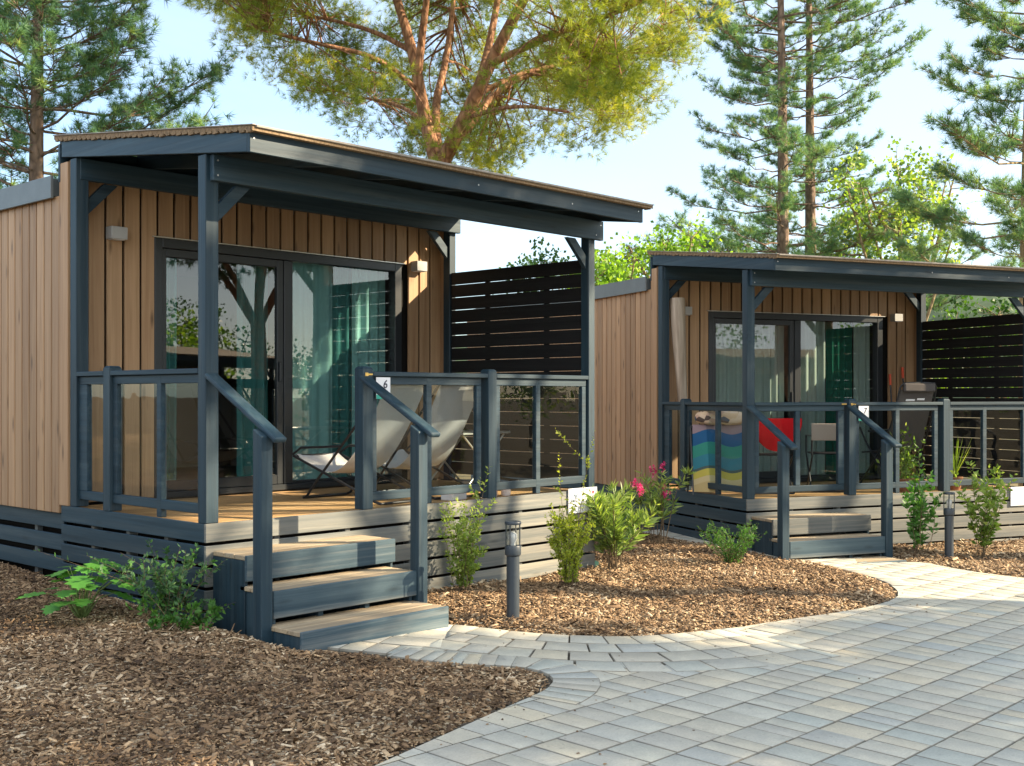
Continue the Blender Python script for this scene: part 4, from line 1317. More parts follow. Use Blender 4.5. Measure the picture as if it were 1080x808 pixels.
STEM = plain('woody_stem', (0.14, 0.10, 0.06), 0.8, 0.2, noise=0.3, nscale=40)
GSTEM = plain('green_stem', (0.12, 0.17, 0.05), 0.7, 0.3)


def shrub(name, base, h, spread, n_st, leaf_l, leaf_w, per_stem, mat, label, cat='shrub', group=None, z0=0.12, up=0.55, stem_mat=STEM, rad=0.004, tall=None, bend=0.25, seed=1, branchy=2, curl=0.1, whorl=False):
    g = np.random.default_rng(seed)
    o = empty(name, base, 0, label, cat, group)
    sb = MB(); LP, LD, LS = [], [], []
    stems = []
    for i in range(n_st):
        a = g.uniform(0, 2 * math.pi); r_ = spread * math.sqrt(g.uniform(0.02, 1)); hh = h * g.uniform(0.65, 1.0)
        stems.append((a, r_, hh, 1.0))
    if tall: stems += tall
    for (a, r_, hh, dens) in stems:
        c0 = np.array([math.cos(a), math.sin(a), 0]); k = 9; pts = []
        w1, w2 = g.normal(0, bend * 0.12, 2), g.uniform(0, 6)
        for j in range(k + 1):
            t = j / k
            p = c0 * (0.03 + (r_ - 0.03) * t ** 1.3) + np.array([w1[0] * math.sin(3 * t + w2), w1[1] * math.sin(3.4 * t + w2), hh * (t - 0.10 * t * t * bend)])
            pts.append(p)
        sb.tube(pts, [rad * (1 - 0.75 * j / k) for j in range(k + 1)], 5)
        paths = [(pts, z0, 1.0)]
        for b in range(branchy):
            j = g.integers(2, k - 1); aa = g.uniform(0, 2 * math.pi); ln = hh * g.uniform(0.14, 0.30)
            d = np.array([math.cos(aa), math.sin(aa), g.uniform(0.5, 1.3)]); d /= np.linalg.norm(d)
            q = [pts[j] + d * ln * t + np.array([0, 0, 0.06 * ln * t * t]) for t in np.linspace(0, 1, 5)]
            sb.tube(q, [rad * 0.5 * (1 - 0.7 * t) for t in np.linspace(0, 1, 5)], 4); paths.append((q, 0.15, 0.45))
        for (q, zz, fr) in paths:
            q = np.array(q); m = int(per_stem * fr * dens)
            for t in np.sort(g.uniform(zz, 1.0, m)):
                f = t * (len(q) - 1); i0 = min(int(f), len(q) - 2); p = q[i0] + (q[i0 + 1] - q[i0]) * (f - i0)
                ax = q[i0 + 1] - q[i0]; ax /= np.linalg.norm(ax)
                for _ in range(3 if whorl else 1):
                    a2 = g.uniform(0, 2 * math.pi); s1 = np.cross(ax, [0.3, 0.9, 0.2]); s1 /= np.linalg.norm(s1); s2 = np.cross(ax, s1)
                    d = s1 * math.cos(a2) + s2 * math.sin(a2) + ax * g.uniform(up - 0.25, up + 0.35)
                    LP.append(p); LD.append(d); LS.append(leaf_l * g.uniform(0.6, 1.15) * (1.0 - 0.25 * (t > 0.9)))
    sb.build('stems', stem_mat, o, 0, 60)
    tv, tf = leaf_tpl(leaf_w, curl)
    LP, LD, LS = np.array(LP), np.array(LD), np.array(LS)
    V, F = scatter(tv, tf, LP, LD, LS, g.uniform(0, 6.28, len(LP)))
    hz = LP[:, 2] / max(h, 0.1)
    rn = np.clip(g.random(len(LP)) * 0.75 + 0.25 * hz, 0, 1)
    np_mesh('foliage', V, F, mat, o, rnd=np.repeat(rn, len(tf)))
    return o, np.array([s for s in stems], dtype=object)


YG = leafmat('yellow_green_leaf', [(0, (0.15, 0.21, 0.03)), (0.5, (0.33, 0.40, 0.05)), (1, (0.55, 0.56, 0.09))], 0.4)
LG = leafmat('light_green_leaf', [(0, (0.10, 0.17, 0.03)), (0.5, (0.22, 0.32, 0.06)), (1, (0.46, 0.52, 0.16))], 0.4)
MG = leafmat('mid_green_leaf', [(0, (0.07, 0.13, 0.025)), (0.5, (0.16, 0.25, 0.045)), (0.9, (0.32, 0.40, 0.09)), (1, (0.46, 0.50, 0.17))], 0.4)
FG = leafmat('fresh_green_leaf', [(0, (0.03, 0.09, 0.02)), (0.6, (0.07, 0.19, 0.035)), (1, (0.14, 0.30, 0.05))], 0.35)
GREYG = leafmat('grey_green_leaf', [(0, (0.04, 0.08, 0.05)), (0.6, (0.07, 0.15, 0.06)), (1, (0.10, 0.26, 0.05))], 0.3)
OL = leafmat('oleander_leaf', [(0, (0.08, 0.14, 0.04)), (0.5, (0.19, 0.28, 0.07)), (1, (0.44, 0.50, 0.15))], 0.35, rough=0.4)
PINK = leafmat('pink_petals', [(0, (0.55, 0.03, 0.16)), (0.6, (0.75, 0.07, 0.26)), (1, (0.85, 0.25, 0.42))], 0.35, (1.1, 0.7, 0.8))


def B(x, y): return (x, y, float(gz(x, y)) + 0.015)


shrub('upright_shrub', B(2.06, -0.24), 0.80, 0.20, 18, 0.042, 0.40, 62, LG, 'loose upright green shrub in front of the near deck, right of its steps', 'shrub', seed=3, tall=[(-0.3, 0.26, 1.02, 0.9), (-0.2, 0.22, 0.90, 0.9)], rad=0.003)
shrub('upright_shrub', B(2.94, -0.56), 0.74, 0.17, 26, 0.030, 0.55, 84, YG, 'dense yellow-green upright shrub in front of the near name board', 'shrub', seed=5, tall=[(-0.95, 0.20, 1.30, 0.8), (2.9, 0.05, 1.12, 0.8), (-0.7, 0.16, 1.18, 0.7)], rad=0.003)


def flowers(o, pts, r, seed):
    g = np.random.default_rng(seed)
    for c in pts:
        P, D, S = [], [], []
        for k in range(9):
            ctr = np.array(c) + g.normal(0, r * 0.5, 3); ax = g.normal(0, 1, 3) + np.array([-0.6, -0.9, 0.5]); ax /= np.linalg.norm(ax)
            s1 = np.cross(ax, [0.2, 0.3, 0.9]); s1 /= np.linalg.norm(s1); s2 = np.cross(ax, s1)
            for j in range(5):
                a = 2 * math.pi * j / 5
                P.append(ctr); D.append(s1 * math.cos(a) + s2 * math.sin(a) + ax * 0.45); S.append(0.030 * g.uniform(0.8, 1.2))
        tv, tf = leaf_tpl(0.75, 0.15)
        V, F = scatter(tv, tf, np.array(P), np.array(D), np.array(S), None)
        np_mesh('flower_cluster', V, F, PINK, o, rnd=np.repeat(g.random(len(P)), len(tf)))


o, _ = shrub('oleander', B(4.03, -0.18), 0.80, 0.34, 15, 0.125, 0.17, 26, OL, 'leafy oleander with one pink flower cluster between the two cabins', 'shrub', 'oleanders between the cabins', seed=8, z0=0.30, up=0.9, rad=0.006, whorl=True, branchy=1, curl=0.12)
flowers(o, [(0.33, -0.02, 0.70), (0.38, 0.08, 0.74)], 0.045, 4)
o, _ = shrub('oleander', B(5.62, 0.50), 0.82, 0.36, 9, 0.115, 0.17, 18, OL, 'taller thin oleander with bright pink flowers beside the far porch corner', 'shrub', 'oleanders between the cabins', seed=12, z0=0.42, up=0.7, rad=0.006, whorl=True, branchy=1, curl=0.2)
flowers(o, [(0.02, -0.05, 0.84), (0.10, 0.02, 0.62), (0.02, -0.08, 0.56), (-0.06, 0.02, 0.80)], 0.05, 6)
shrub('rosemary_bush', B(5.20, -0.62), 0.44, 0.33, 34, 0.030, 0.24, 60, FG, 'low bushy fine-leaved shrub at the corner of the far steps', 'shrub', seed=15, rad=0.003, z0=0.10, up=0.8)
shrub('young_shrub', B(7.49, -1.40), 0.92, 0.22, 7, 0.075, 0.50, 40, FG, 'young broad-leaved shrub between the far steps and the right bollard', 'shrub', 'broad-leaved shrubs by the far deck', seed=18, tall=[(0.4, 0.18, 1.15, 1.0)], rad=0.004)
shrub('young_shrub', B(8.13, -1.80), 1.02, 0.42, 11, 0.075, 0.50, 40, MG, 'larger broad-leaved shrub right of the bollard at the far deck', 'shrub', 'broad-leaved shrubs by the far deck', seed=21, rad=0.004)
shrub('dark_shrub', B(-0.26, 0.02), 0.60, 0.34, 16, 0.046, 0.50, 40, GREYG, 'sprawling dark green shrub at the shaded left corner of the near deck', 'shrub', seed=24, tall=[(2.4, 0.72, 0.58, 1.0), (2.2, 0.55, 0.50, 1.0), (-0.9, 0.42, 0.50, 0.9)], rad=0.003, bend=0.8)
shrub('dark_shrub', B(-0.30, -0.12), 0.26, 0.34, 12, 0.045, 0.5, 30, FG, 'low fresh green shoots at the foot of the dark shrub', 'shrub', seed=27, rad=0.0025, bend=0.8)

# big lobed leaves
g = np.random.default_rng(31)
o = empty('lobed_leaf_plant', B(-0.52, 0.62), 0, 'bright plant with large lobed leaves in front of the near skirting', 'plant')
out = [(0, 0.0)]
half = [(0.10, 0.02), (0.30, 0.05), (0.22, 0.22), (0.46, 0.30), (0.30, 0.42), (0.44, 0.60), (0.22, 0.66), (0.20, 0.84), (0.06, 0.86), (0.0, 1.0)]
outline = [(0, 0)] + half + [(-x, y) for x, y in half[-2::-1]]
tv = [(0, -0.02, 0.42)] + [(x, 0.05 * abs(x) - 0.10 * y * y, y) for x, y in outline]
tf = [(0, i, i + 1) for i in range(1, len(outline))] + [(0, len(outline), 1)]
sb = MB(); P, D, S = [], [], []
for i in range(26):
    a = g.uniform(0, 6.28); r_ = 0.27 * math.sqrt(g.uniform(0.05, 1)); zz = 0.42 - 0.9 * r_ + g.normal(0, 0.05)
    p1 = np.array([r_ * math.cos(a), r_ * math.sin(a), max(zz, 0.08)])
    sb.tube([(0.02 * math.cos(a), 0.02 * math.sin(a), 0), p1 * 0.5 + np.array([0, 0, 0.05]), p1], [0.005, 0.004, 0.002], 5)
    P.append(p1); D.append([math.cos(a), math.sin(a), g.uniform(-0.35, 0.15)]); S.append(g.uniform(0.12, 0.20))
sb.build('stems', GSTEM, o, 0, 60)
D = np.array(D); a_, b_, d_ = frames(D)
# leaf faces turned upward: local y (normal) towards +z
up = np.array([[0, 0, 1.0]]); sx = np.cross(up, d_); sx /= np.linalg.norm(sx, axis=1, keepdims=True); ny = np.cross(d_, sx)
T = np.array(tv); Vv = np.array(P)[:, None, :] + np.array(S)[:, None, None] * (T[None, :, 0:1] * sx[:, None, :] + T[None, :, 1:2] * ny[:, None, :] + T[None, :, 2:3] * d_[:, None, :])
Ff = np.array(tf)[None] + (np.arange(len(P)) * len(T))[:, None, None]
np_mesh('foliage', Vv.reshape(-1, 3), Ff.reshape(-1, 3), leafmat('lobed_leaf', [(0, (0.04, 0.13, 0.02)), (1, (0.10, 0.30, 0.05))], 0.3), o, rnd=np.repeat(g.random(len(P)), len(tf)))

# planters on the far porch
POT = plain('terracotta', (0.35, 0.15, 0.08), 0.8, 0.2, noise=0.2, nscale=20)
for (lx, lab, kind) in ((2.30, 'bushy green pot plant behind the far railing glass', 0), (3.02, 'pot of long spiky yellow-green leaves behind the far railing glass', 1)):
    o = at2('pot_plant', (lx, 0.28, -0.012), 0, lab, 'pot plant')
    b = MB(); b.lathe([(0.07, 0), (0.095, 0.13), (0.10, 0.135), (0.10, 0.15), (0.085, 0.15), (0.08, 0.12)], n=20); b.build('pot', POT, o, 0, 40)
    g = np.random.default_rng(40 + kind)
    if kind == 0:
        P = g.normal(0, 0.085, (420, 3)) * np.array([1.2, 0.9, 1.6]) + np.array([0, 0, 0.33]); P[:, 2] = np.clip(P[:, 2], 0.13, 0.75)
        V, F = scatter(*leaf_tpl(0.45, 0.1), P, g.normal(0, 1, (420, 3)) + [0, 0, 0.4], g.uniform(0.04, 0.075, 420), g.uniform(0, 6, 420))
        np_mesh('foliage', V, F, MG, o, rnd=np.repeat(g.random(420), 2))
        b = MB()
        for k in range(7): b.tube([(0, 0, 0.12), (0.08 * math.cos(k), 0.06 * math.sin(k), 0.5)], 0.004, 5)
        b.build('stems', GSTEM, o)
    else:
        b = MB()
        for k in range(22):
            a = g.uniform(0, 6.28); ln = g.uniform(0.30, 0.52); rr = g.uniform(0.04, 0.22)
            c, s = math.cos(a), math.sin(a); vs = []
            for i in range(7):
                t = i / 6; wd = 0.012 * (1 - t ** 2) + 0.001
                vs += [(c * rr * t - s * wd, s * rr * t + c * wd, 0.13 + ln * t), (c * rr * t, s * rr * t, 0.126 + ln * t), (c * rr * t + s * wd, s * rr * t - c * wd, 0.13 + ln * t)]
            b.add(vs, [(3 * i, 3 * i + 1, 3 * i + 4, 3 * i + 3) for i in range(6)] + [(3 * i + 1, 3 * i + 2, 3 * i + 5, 3 * i + 4) for i in range(6)])
        b.build('foliage', YG, o)

# ------------------------------------------------------------------ trees
def barkmat(name, c1, c2, s=9):
    m, nt, out = mat_new(name)
    tc = N(nt, 'TexCoord'); mp = N(nt, 'Mapping'); mp.inputs['Scale'].default_value = (s, s, s * 0.4); nt.links.new(tc.outputs['Object'], mp.inputs['Vector'])
    v = N(nt, 'TexVoronoi', i_Scale=1.0, feature='DISTANCE_TO_EDGE'); nt.links.new(mp.outputs[0], v.inputs['Vector'])
    n = N(nt, 'TexNoise', i_Scale=2.0, i_Detail=6.0); nt.links.new(mp.outputs[0], n.inputs['Vector'])
    f = mathn(nt, 'ADD', mathn(nt, 'MULTIPLY', v.outputs['Distance'], 1.6), mathn(nt, 'MULTIPLY', n.outputs[0], 0.55))
    c = ramp(nt, [(0.15, c1), (0.75, c2)], f).outputs[0]
    principled(nt, out, c, 0.9, f, 0.03, 0.8, 0.15)
    return m


BARK_RED = barkmat('pine_bark_red', (0.13, 0.06, 0.035), (0.40, 0.22, 0.13))
BARK_GREY = barkmat('pine_bark_grey', (0.10, 0.07, 0.052), (0.25, 0.175, 0.13))
BARK_OLIVE = barkmat('young_bark', (0.14, 0.11, 0.06), (0.32, 0.25, 0.15))
PINE_D = leafmat('pine_needles', [(0, (0.03, 0.085, 0.045)), (0.6, (0.06, 0.14, 0.06)), (1, (0.13, 0.20, 0.055))], 0.3, (1.5, 1.5, 0.6))
PINE_M = leafmat('mid_pine_needles', [(0, (0.07, 0.16, 0.10)), (0.6, (0.13, 0.25, 0.125)), (1, (0.27, 0.36, 0.11))], 0.42, (1.4, 1.4, 0.7))
PINE_L = leafmat('sunny_pine_needles', [(0, (0.12, 0.19, 0.035)), (0.6, (0.27, 0.33, 0.055)), (1, (0.46, 0.47, 0.08))], 0.45, (1.7, 1.6, 0.5))
LIME = leafmat('lime_leaf', [(0, (0.07, 0.16, 0.02)), (0.6, (0.18, 0.32, 0.035)), (1, (0.38, 0.50, 0.06))], 0.45)
POPLAR = leafmat('poplar_leaf', [(0, (0.09, 0.16, 0.03)), (0.6, (0.22, 0.32, 0.055)), (1, (0.46, 0.50, 0.11))], 0.45)
DEEP = leafmat('deep_green_leaf', [(0, (0.02, 0.06, 0.012)), (0.6, (0.05, 0.12, 0.022)), (1, (0.11, 0.20, 0.03))], 0.35)


def tuft_tpl(n, wid, seed, spread=(20, 70), along=0.35):
    g = np.random.default_rng(seed); vs = []; fs = []
    for i in range(n):
        a = g.uniform(0, 6.28); th = math.radians(g.uniform(*spread)); z0 = g.uniform(0, along)
        d = np.array([math.sin(th) * math.cos(a), math.sin(th) * math.sin(a), math.cos(th)])
        sd = np.cross(d, g.normal(0, 1, 3)); sd /= np.linalg.norm(sd)
        L = g.uniform(0.75, 1.0); b0 = np.array([0, 0, z0])
        vs += [b0 - sd * wid, b0 + sd * wid, b0 + d * L]; fs.append((3 * i, 3 * i + 1, 3 * i + 2))
    return np.array(vs), np.array(fs)


def tufts(name, P, D, S, mat, parent, nn, wid, seed, tone=None, spread=(20, 70), along=0.35, variants=4):
    g = np.random.default_rng(seed); P, D, S = np.array(P), np.array(D), np.array(S)
    which = g.integers(0, variants, len(P)); Vs, Fs, Rs = [], [], []; off = 0
    tone = g.random(len(P)) if tone is None else np.clip(np.array(tone) + g.normal(0, 0.12, len(P)), 0, 1)
    for k in range(variants):
        i = np.where(which == k)[0]
        if not len(i): continue
        tv, tf = tuft_tpl(nn, wid, seed * 10 + k, spread, along)
        V, F = scatter(tv, tf, P[i], D[i], S[i], g.uniform(0, 6.28, len(i)))
        Vs.append(V); Fs.append(F + off); off += len(V); Rs.append(np.repeat(tone[i], nn))
    return np_mesh(name, np.concatenate(Vs), np.concatenate(Fs), mat, parent, rnd=np.concatenate(Rs))


def pine(base, H, r0, z_low, length, label, mat, bark, seed, gap=0.5, per=4, rise=0.25, tuft=0.17, ntw=9, lean=(0, 0), group='pines behind the cabins', nn=16, wid=0.035, zmax=1.0, droop=0.0, name='pine_tree'):
    """whorled pine; length(t) = branch length for height fraction t"""
    g = np.random.default_rng(seed)
    o = empty(name, base, 0, label, 'tree', group)
    tb = MB(); k = 14; axis = []
    wob = g.normal(0, 0.10, 2)
    for j in range(k + 1):
        t = j / k
        axis.append(np.array([lean[0] * t * t * H + wob[0] * math.sin(4 * t), lean[1] * t * t * H + wob[1] * math.sin(3.3 * t), H * t - 0.2 * (j == 0)]))
    tb.tube(axis, [r0 * (1 - 0.86 * j / k) + 0.012 for j in range(k + 1)], 10)
    tb.build('trunk', bark, o, 0, 60)
    def ax(z):
        f = min(max(z / H, 0), 0.999) * k; i = int(f); return axis[i] + (axis[i + 1] - axis[i]) * (f - i)
    bb = MB(); P, D, S, Tn = [], [], [], []
    z = z_low
    while z < H * zmax:
        a0 = g.uniform(0, 6.28)
        for q in range(per):
            a = a0 + 2 * math.pi * q / per + g.normal(0, 0.25)
            t = z / H; L = length(t) * g.uniform(0.5, 1.25)
            if L < 0.15: continue
            p0 = ax(z + g.normal(0, 0.1)); d = np.array([math.cos(a), math.sin(a), 0]); up = rise * g.uniform(0.4, 1.5) - droop
            pts = []
            for u in np.linspace(0, 1, 7):
                pts.append(p0 + d * L * u + np.array([0, 0, L * (up * u + 0.16 * u * u * u - 0.10 * math.sin(math.pi * u) * 0.5)]) + g.normal(0, 0.015 * L, 3) * (u > 0))
            rb = 0.008 + 0.007 * L
            bb.tube(pts, [rb * (1 - 0.82 * u) for u in np.linspace(0, 1, 7)], 5)
            pts = np.array(pts)
            for w in range(int(ntw * (0.4 + 0.6 * L / max(length(0.4), 0.3)))):
                u = g.uniform(0.28, 1.0) ** 0.8 * 6; i = min(int(u), 5); pb = pts[i] + (pts[i + 1] - pts[i]) * (u - i)
                sd = np.cross(d, [0, 0, 1]) * g.choice([-1, 1]); fwd = g.uniform(0.3, 1.1)
                dd = sd * g.uniform(0.3, 1.0) + d * fwd + np.array([0, 0, g.uniform(-0.05, 0.55)]); dd /= np.linalg.norm(dd)
                ln = g.uniform(0.25, 0.62) * (0.45 + 0.30 * L) * (1.1 - 0.1 * u)
                tip = pb + dd * ln + np.array([0, 0, 0.16 * ln])
                bb.tube([pb, (pb + tip) / 2 - np.array([0, 0, 0.03 * ln]), tip], [0.008, 0.006, 0.003], 3, cap=False)
                m = max(2, int(ln / 0.10))
                for s_ in range(m):
                    f = 1 - 0.75 * s_ / m * g.uniform(0.6, 1)
                    pp = pb + (tip - pb) * f + g.normal(0, 0.035, 3)
                    P.append(pp); D.append(dd * 0.8 + np.array([0, 0, 0.55]) + g.normal(0, 0.30, 3)); S.append(tuft * g.uniform(0.75, 1.2)); Tn.append(g.uniform(0.1, 0.9))
            for s_ in range(3):
                P.append(pts[-1] - (pts[-1] - pts[-2]) * 0.25 * s_); D.append(d + np.array([0, 0, 0.7]) + g.normal(0, 0.25, 3)); S.append(tuft * 1.1); Tn.append(0.7)
        z += gap * g.uniform(0.75, 1.25)
    bb.build('branches', bark, o, 0, 60)
    tufts('crown', P, D, S, mat, o, nn, wid, seed, Tn, (12, 95))
    return o


# left pine
pb = spot(40, 17.0)
pine(pb, 9.5, 0.15, 2.4, lambda t: 1.95 * (1.0 - 0.75 * max(0, t - 0.45)) * (0.75 + 0.5 * min(1, t * 2)), 'tall dark pine with long upswept branches behind the left end of the near cabin', PINE_M, BARK_GREY, 51, gap=0.33, per=5, rise=0.30, tuft=0.15, ntw=42, wid=0.026, nn=28)
# two tall pines
for px, dep, sd, lab, ln in ((824, 30.0, 61, 'tall slender pine behind the far cabin, left of the pair', 3.3), (856, 31.5, 64, 'tall slender pine behind the far cabin, right of the pair', 3.1)):
    pb = spot(px, dep)
    pine(pb, 15.5, 0.20, 3.7, lambda t, ln=ln: ln * (0.85 + 0.30 * math.sin(9 * t)) * (1.55 - 0.80 * t), lab, PINE_M, BARK_GREY, sd, gap=0.46, per=4, rise=0.08, tuft=0.17, ntw=30, lean=(0.02, 0.02), wid=0.028, nn=24, droop=0.03)
# right pine
pb = spot(1086, 19.0)
pine(pb, 11.0, 0.16, 3.5, lambda t: 1.95 * (1.1 - 0.6 * t), 'dark leaning pine at the right edge of the photo behind the far porch', PINE_M, BARK_OLIVE, 71, gap=0.42, per=4, rise=0.22, tuft=0.16, ntw=36, wid=0.026, nn=26, lean=(0.006, -0.010))


# umbrella pine
def stone_pine(origin, label, group, seed, limbs, ctr, rad, ncl, bark, mat, per_cl=30, tuft=0.16, zbias=0.0, density=None, trunk_r=0.24, nn=13, wid=0.034):
    g = np.random.default_rng(seed)
    o = empty('umbrella_pine', origin, 0, label, 'tree', group)
    tb = MB(); joints = []
    for pts, r0, r1 in limbs:
        pts = chaikin([tuple(p) for p in pts], False, 2); n = len(pts)
        tb.tube(pts, [r0 + (r1 - r0) * i / (n - 1) for i in range(n)], 12)
        joints += [(p, r0 + (r1 - r0) * i / (n - 1)) for i, p in enumerate(pts)]
    tb.build('trunk', bark, o, 0, 60)
    J = np.array([p for p, r in joints]); JR = np.array([r for p, r in joints])
    zmin = np.percentile(J[:, 2], 35)
    cand = J[:, 2] > zmin
    bb = MB(); P, D, S, Tn = [], [], [], []
    ctr = np.array(ctr, float); rad = np.array(rad, float)
    done = 0; tries = 0
    while done < ncl and tries < ncl * 40:
        tries += 1
        v = g.normal(0, 1, 3); v /= np.linalg.norm(v); rr = g.uniform(0.45, 1.0) ** 0.45
        c = ctr + v * rad * rr
        if density is not None and g.random() > density(v, rr): continue
        done += 1
        dist = np.linalg.norm((J - c) * [1, 1, 1.2], axis=1) + np.where(cand, 0, 99); i = int(np.argmin(dist + g.uniform(0, 0.8, len(J))))
        p0 = J[i]; out = c - p0; Ln = np.linalg.norm(out)
        mid = p0 + out * 0.5 + np.array([0, 0, 0.06 * Ln]) + g.normal(0, 0.05 * Ln, 3)
        r_ = min(JR[i] * 0.5, 0.012 + 0.011 * Ln)
        q = chaikin([p0, mid, c], False, 2)
        bb.tube(q, [r_ * (1 - 0.8 * k / (len(q) - 1)) for k in range(len(q))], 5, cap=False)
        cr = g.uniform(0.32, 0.62)
        for s_ in range(6):
            d = g.normal(0, 1, 3); d[2] = abs(d[2]) * 0.6; d /= np.linalg.norm(d)
            bb.tube([c - out / (Ln + 1e-6) * g.uniform(0, 0.4), c + d * cr * 0.8], [0.008, 0.004], 3, cap=False)
        tone = g.uniform(0.15, 0.85)
        m = int(per_cl * (cr / 0.45) ** 2)
        for s_ in range(m):
            w = g.normal(0, 1, 3); w /= np.linalg.norm(w); w[2] *= 0.62
            pp = c + w * cr * g.uniform(0.35, 1.0)
            P.append(pp); D.append(w + np.array([0, 0, 0.5]) + g.normal(0, 0.3, 3)); S.append(tuft * g.uniform(0.75, 1.25)); Tn.append(tone + 0.12 * g.normal())
    bb.build('branches', bark, o, 0, 60)
    tufts('crown', P, D, S, mat, o, nn, wid, seed, Tn)
    return o


D0 = 21.0
org = spot(462, D0)


def lp(px, py, dd=0.0):                       # limb joints of the umbrella pine relative to its foot
    return tuple(spot(px, D0 + dd, py=py) - org)


limbs = [
    ([(0, 0, -0.2), lp(463, 260), lp(464, 168)], 0.26, 0.21),
    ([lp(461, 175), lp(447, 120, .3), lp(436, 55, .5), lp(414, -15, .8), lp(395, -70, 1.2)], 0.14, 0.05),
    ([lp(440, 85, .4), lp(446, 30, .2), lp(455, -40, .0)], 0.09, 0.04),
    ([lp(464, 176), lp(494, 118, -.4), lp(520, 60, -.8), lp(560, -15, -1.2), lp(590, -70, -1.6)], 0.155, 0.05),
    ([lp(500, 108, -.4), lp(516, 50, .4), lp(530, -30, .8)], 0.10, 0.04),
    ([lp(520, 66, -.8), lp(580, 38, -1.6), lp(660, 10, -2.2), lp(700, -10, -2.4)], 0.07, 0.02),
    ([lp(506, 98, -.5), lp(560, 72, .2), lp(640, 62, .8)], 0.055, 0.02),
    ([lp(468, 160), lp(500, 130, 1.0), lp(522, 95, 1.8), lp(580, 70, 2.4)], 0.09, 0.03),
    ([lp(462, 165), lp(458, 110, 1.2), lp(472, 60, 2.0), lp(480, -20, 2.6)], 0.10, 0.04),
    ([lp(440, 95, .4), lp(400, 60, -.6), lp(330, 45, -1.4), lp(270, 30, -2.0)], 0.055, 0.02),
    ([lp(436, 55, .5), lp(390, 30, 1.0), lp(320, 15, 2.0)], 0.06, 0.02),
    ([lp(490, 125, -.3), lp(540, 110, -1.4), lp(600, 118, -2.0)], 0.045, 0.02),
    ([lp(450, 130, .2), lp(420, 110, 1.2), lp(392, 105, 2.2)], 0.045, 0.02),
]
cz = spot(470, D0, py=-5)[2] - org[2]
c_ = spot(462, D0, py=-5) - org


def up_dens(v, rr):
    s = v @ RT; f = v @ FW                    # left-right across the photo
    low = 0.30 if v[2] < -0.75 else 1.0       # the middle of the underside is open and shows the limbs
    if abs(s * rr) < 0.42 and v[2] * rr < -0.15: low = 0.26 if f < 0.35 else 0.8
    if v[2] * rr < -1.07 - 1.0 * s * rr + 0.16: low = 0.0
    return low


stone_pine(org, 'broad umbrella pine with a forked red trunk rising behind the near cabin', 'pines behind the cabins', 81, limbs, (c_[0], c_[1], c_[2]), (5.0, 5.0, 3.15), 700, BARK_RED, PINE_L, per_cl=40, density=up_dens, tuft=0.17, nn=24, wid=0.017)


def leafy(base, H, ctr, rad, label, mat, bark, seed, ncl=120, per_cl=34, leaf=0.10, lw=0.75, r0=0.12, group='broadleaf trees', clr=(0.25, 0.5), name='broadleaf_tree', density=None, lean=0.0, nlimb=6):
    g = np.random.default_rng(seed)
    o = empty(name, base, 0, label, 'tree', group)
    ctr = np.array(ctr, float); rad = np.array(rad, float)
    tb = MB(); J = []
    top = ctr + np.array([0, 0, rad[2] * 0.55]); tr = chaikin([(0, 0, -0.2), (top[0] * 0.3, top[1] * 0.3, top[2] * 0.35), (top[0] * 0.6 + 0.1, top[1] * 0.6, top[2] * 0.7), tuple(top)], False, 2)
    n = len(tr); tb.tube(tr, [r0 * (1 - 0.85 * i / (n - 1)) for i in range(n)], 9)
    J += list(tr[n // 3:])
    for i in range(nlimb):
        s = tr[int(n * g.uniform(0.25, 0.75))]; a = g.uniform(0, 6.28)
        e = ctr + rad * np.array([math.cos(a) * 0.7, math.sin(a) * 0.7, g.uniform(-0.2, 0.75)])
        q = chaikin([s, s * 0.5 + e * 0.5 + np.array([0, 0, -0.05 * H]), e], False, 2)
        tb.tube(q, [r0 * 0.5 * (1 - 0.8 * k / (len(q) - 1)) for k in range(len(q))], 7); J += list(q[2:])
    tb.build('trunk', bark, o, 0, 60)
    J = np.array(J); bb = MB(); P, D, S, Tn = [], [], [], []
    k = 0; tries = 0
    while k < ncl and tries < ncl * 30:
        tries += 1
        v = g.normal(0, 1, 3); v /= np.linalg.norm(v); rr = g.uniform(0.15, 1.0) ** 0.5; c = ctr + v * rad * rr * g.uniform(0.8, 1.12)
        if density is not None and g.random() > density(v, rr): continue
        k += 1
        i = int(np.argmin(np.linalg.norm(J - c, axis=1))); bb.tube([J[i], (J[i] + c) / 2 + g.normal(0, 0.05, 3), c], [0.014, 0.010, 0.004], 4, cap=False)
        cr = g.uniform(*clr); tone = g.uniform(0.1, 0.8)
        m = int(per_cl * (cr / clr[1]) ** 2) + 4
        for s_ in range(m):
            w = g.normal(0, 1, 3); w /= np.linalg.norm(w); P.append(c + w * cr * g.uniform(0.2, 1) * [1, 1, 0.8]); D.append(g.normal(0, 1, 3) + [0, 0, -0.2]); S.append(leaf * g.uniform(0.6, 1.2)); Tn.append(np.clip(tone + g.normal(0, 0.15), 0, 1))
    bb.build('branches', bark, o, 0, 60)
    V, F = scatter(*leaf_tpl(lw, 0.1), np.array(P), np.array(D), np.array(S), g.uniform(0, 6.28, len(P)))
    np_mesh('crown', V, F, mat, o, rnd=np.repeat(Tn, 2))
    return o


def tree_at(px, dep, py_top, py_bot, half_px, label, mat, seed, **kw):
    b = spot(px, dep); zt = CAM[2] - (py_top - 418.3) / 1243 * dep - b[2]; zb = CAM[2] - (py_bot - 418.3) / 1243 * dep - b[2]; hw = half_px / 1243 * dep
    return leafy(b, zt, (0, 0, (zt + zb) / 2), (hw, hw, (zt - zb) / 2), label, mat, kw.pop('bark', BARK_OLIVE), seed, **kw)


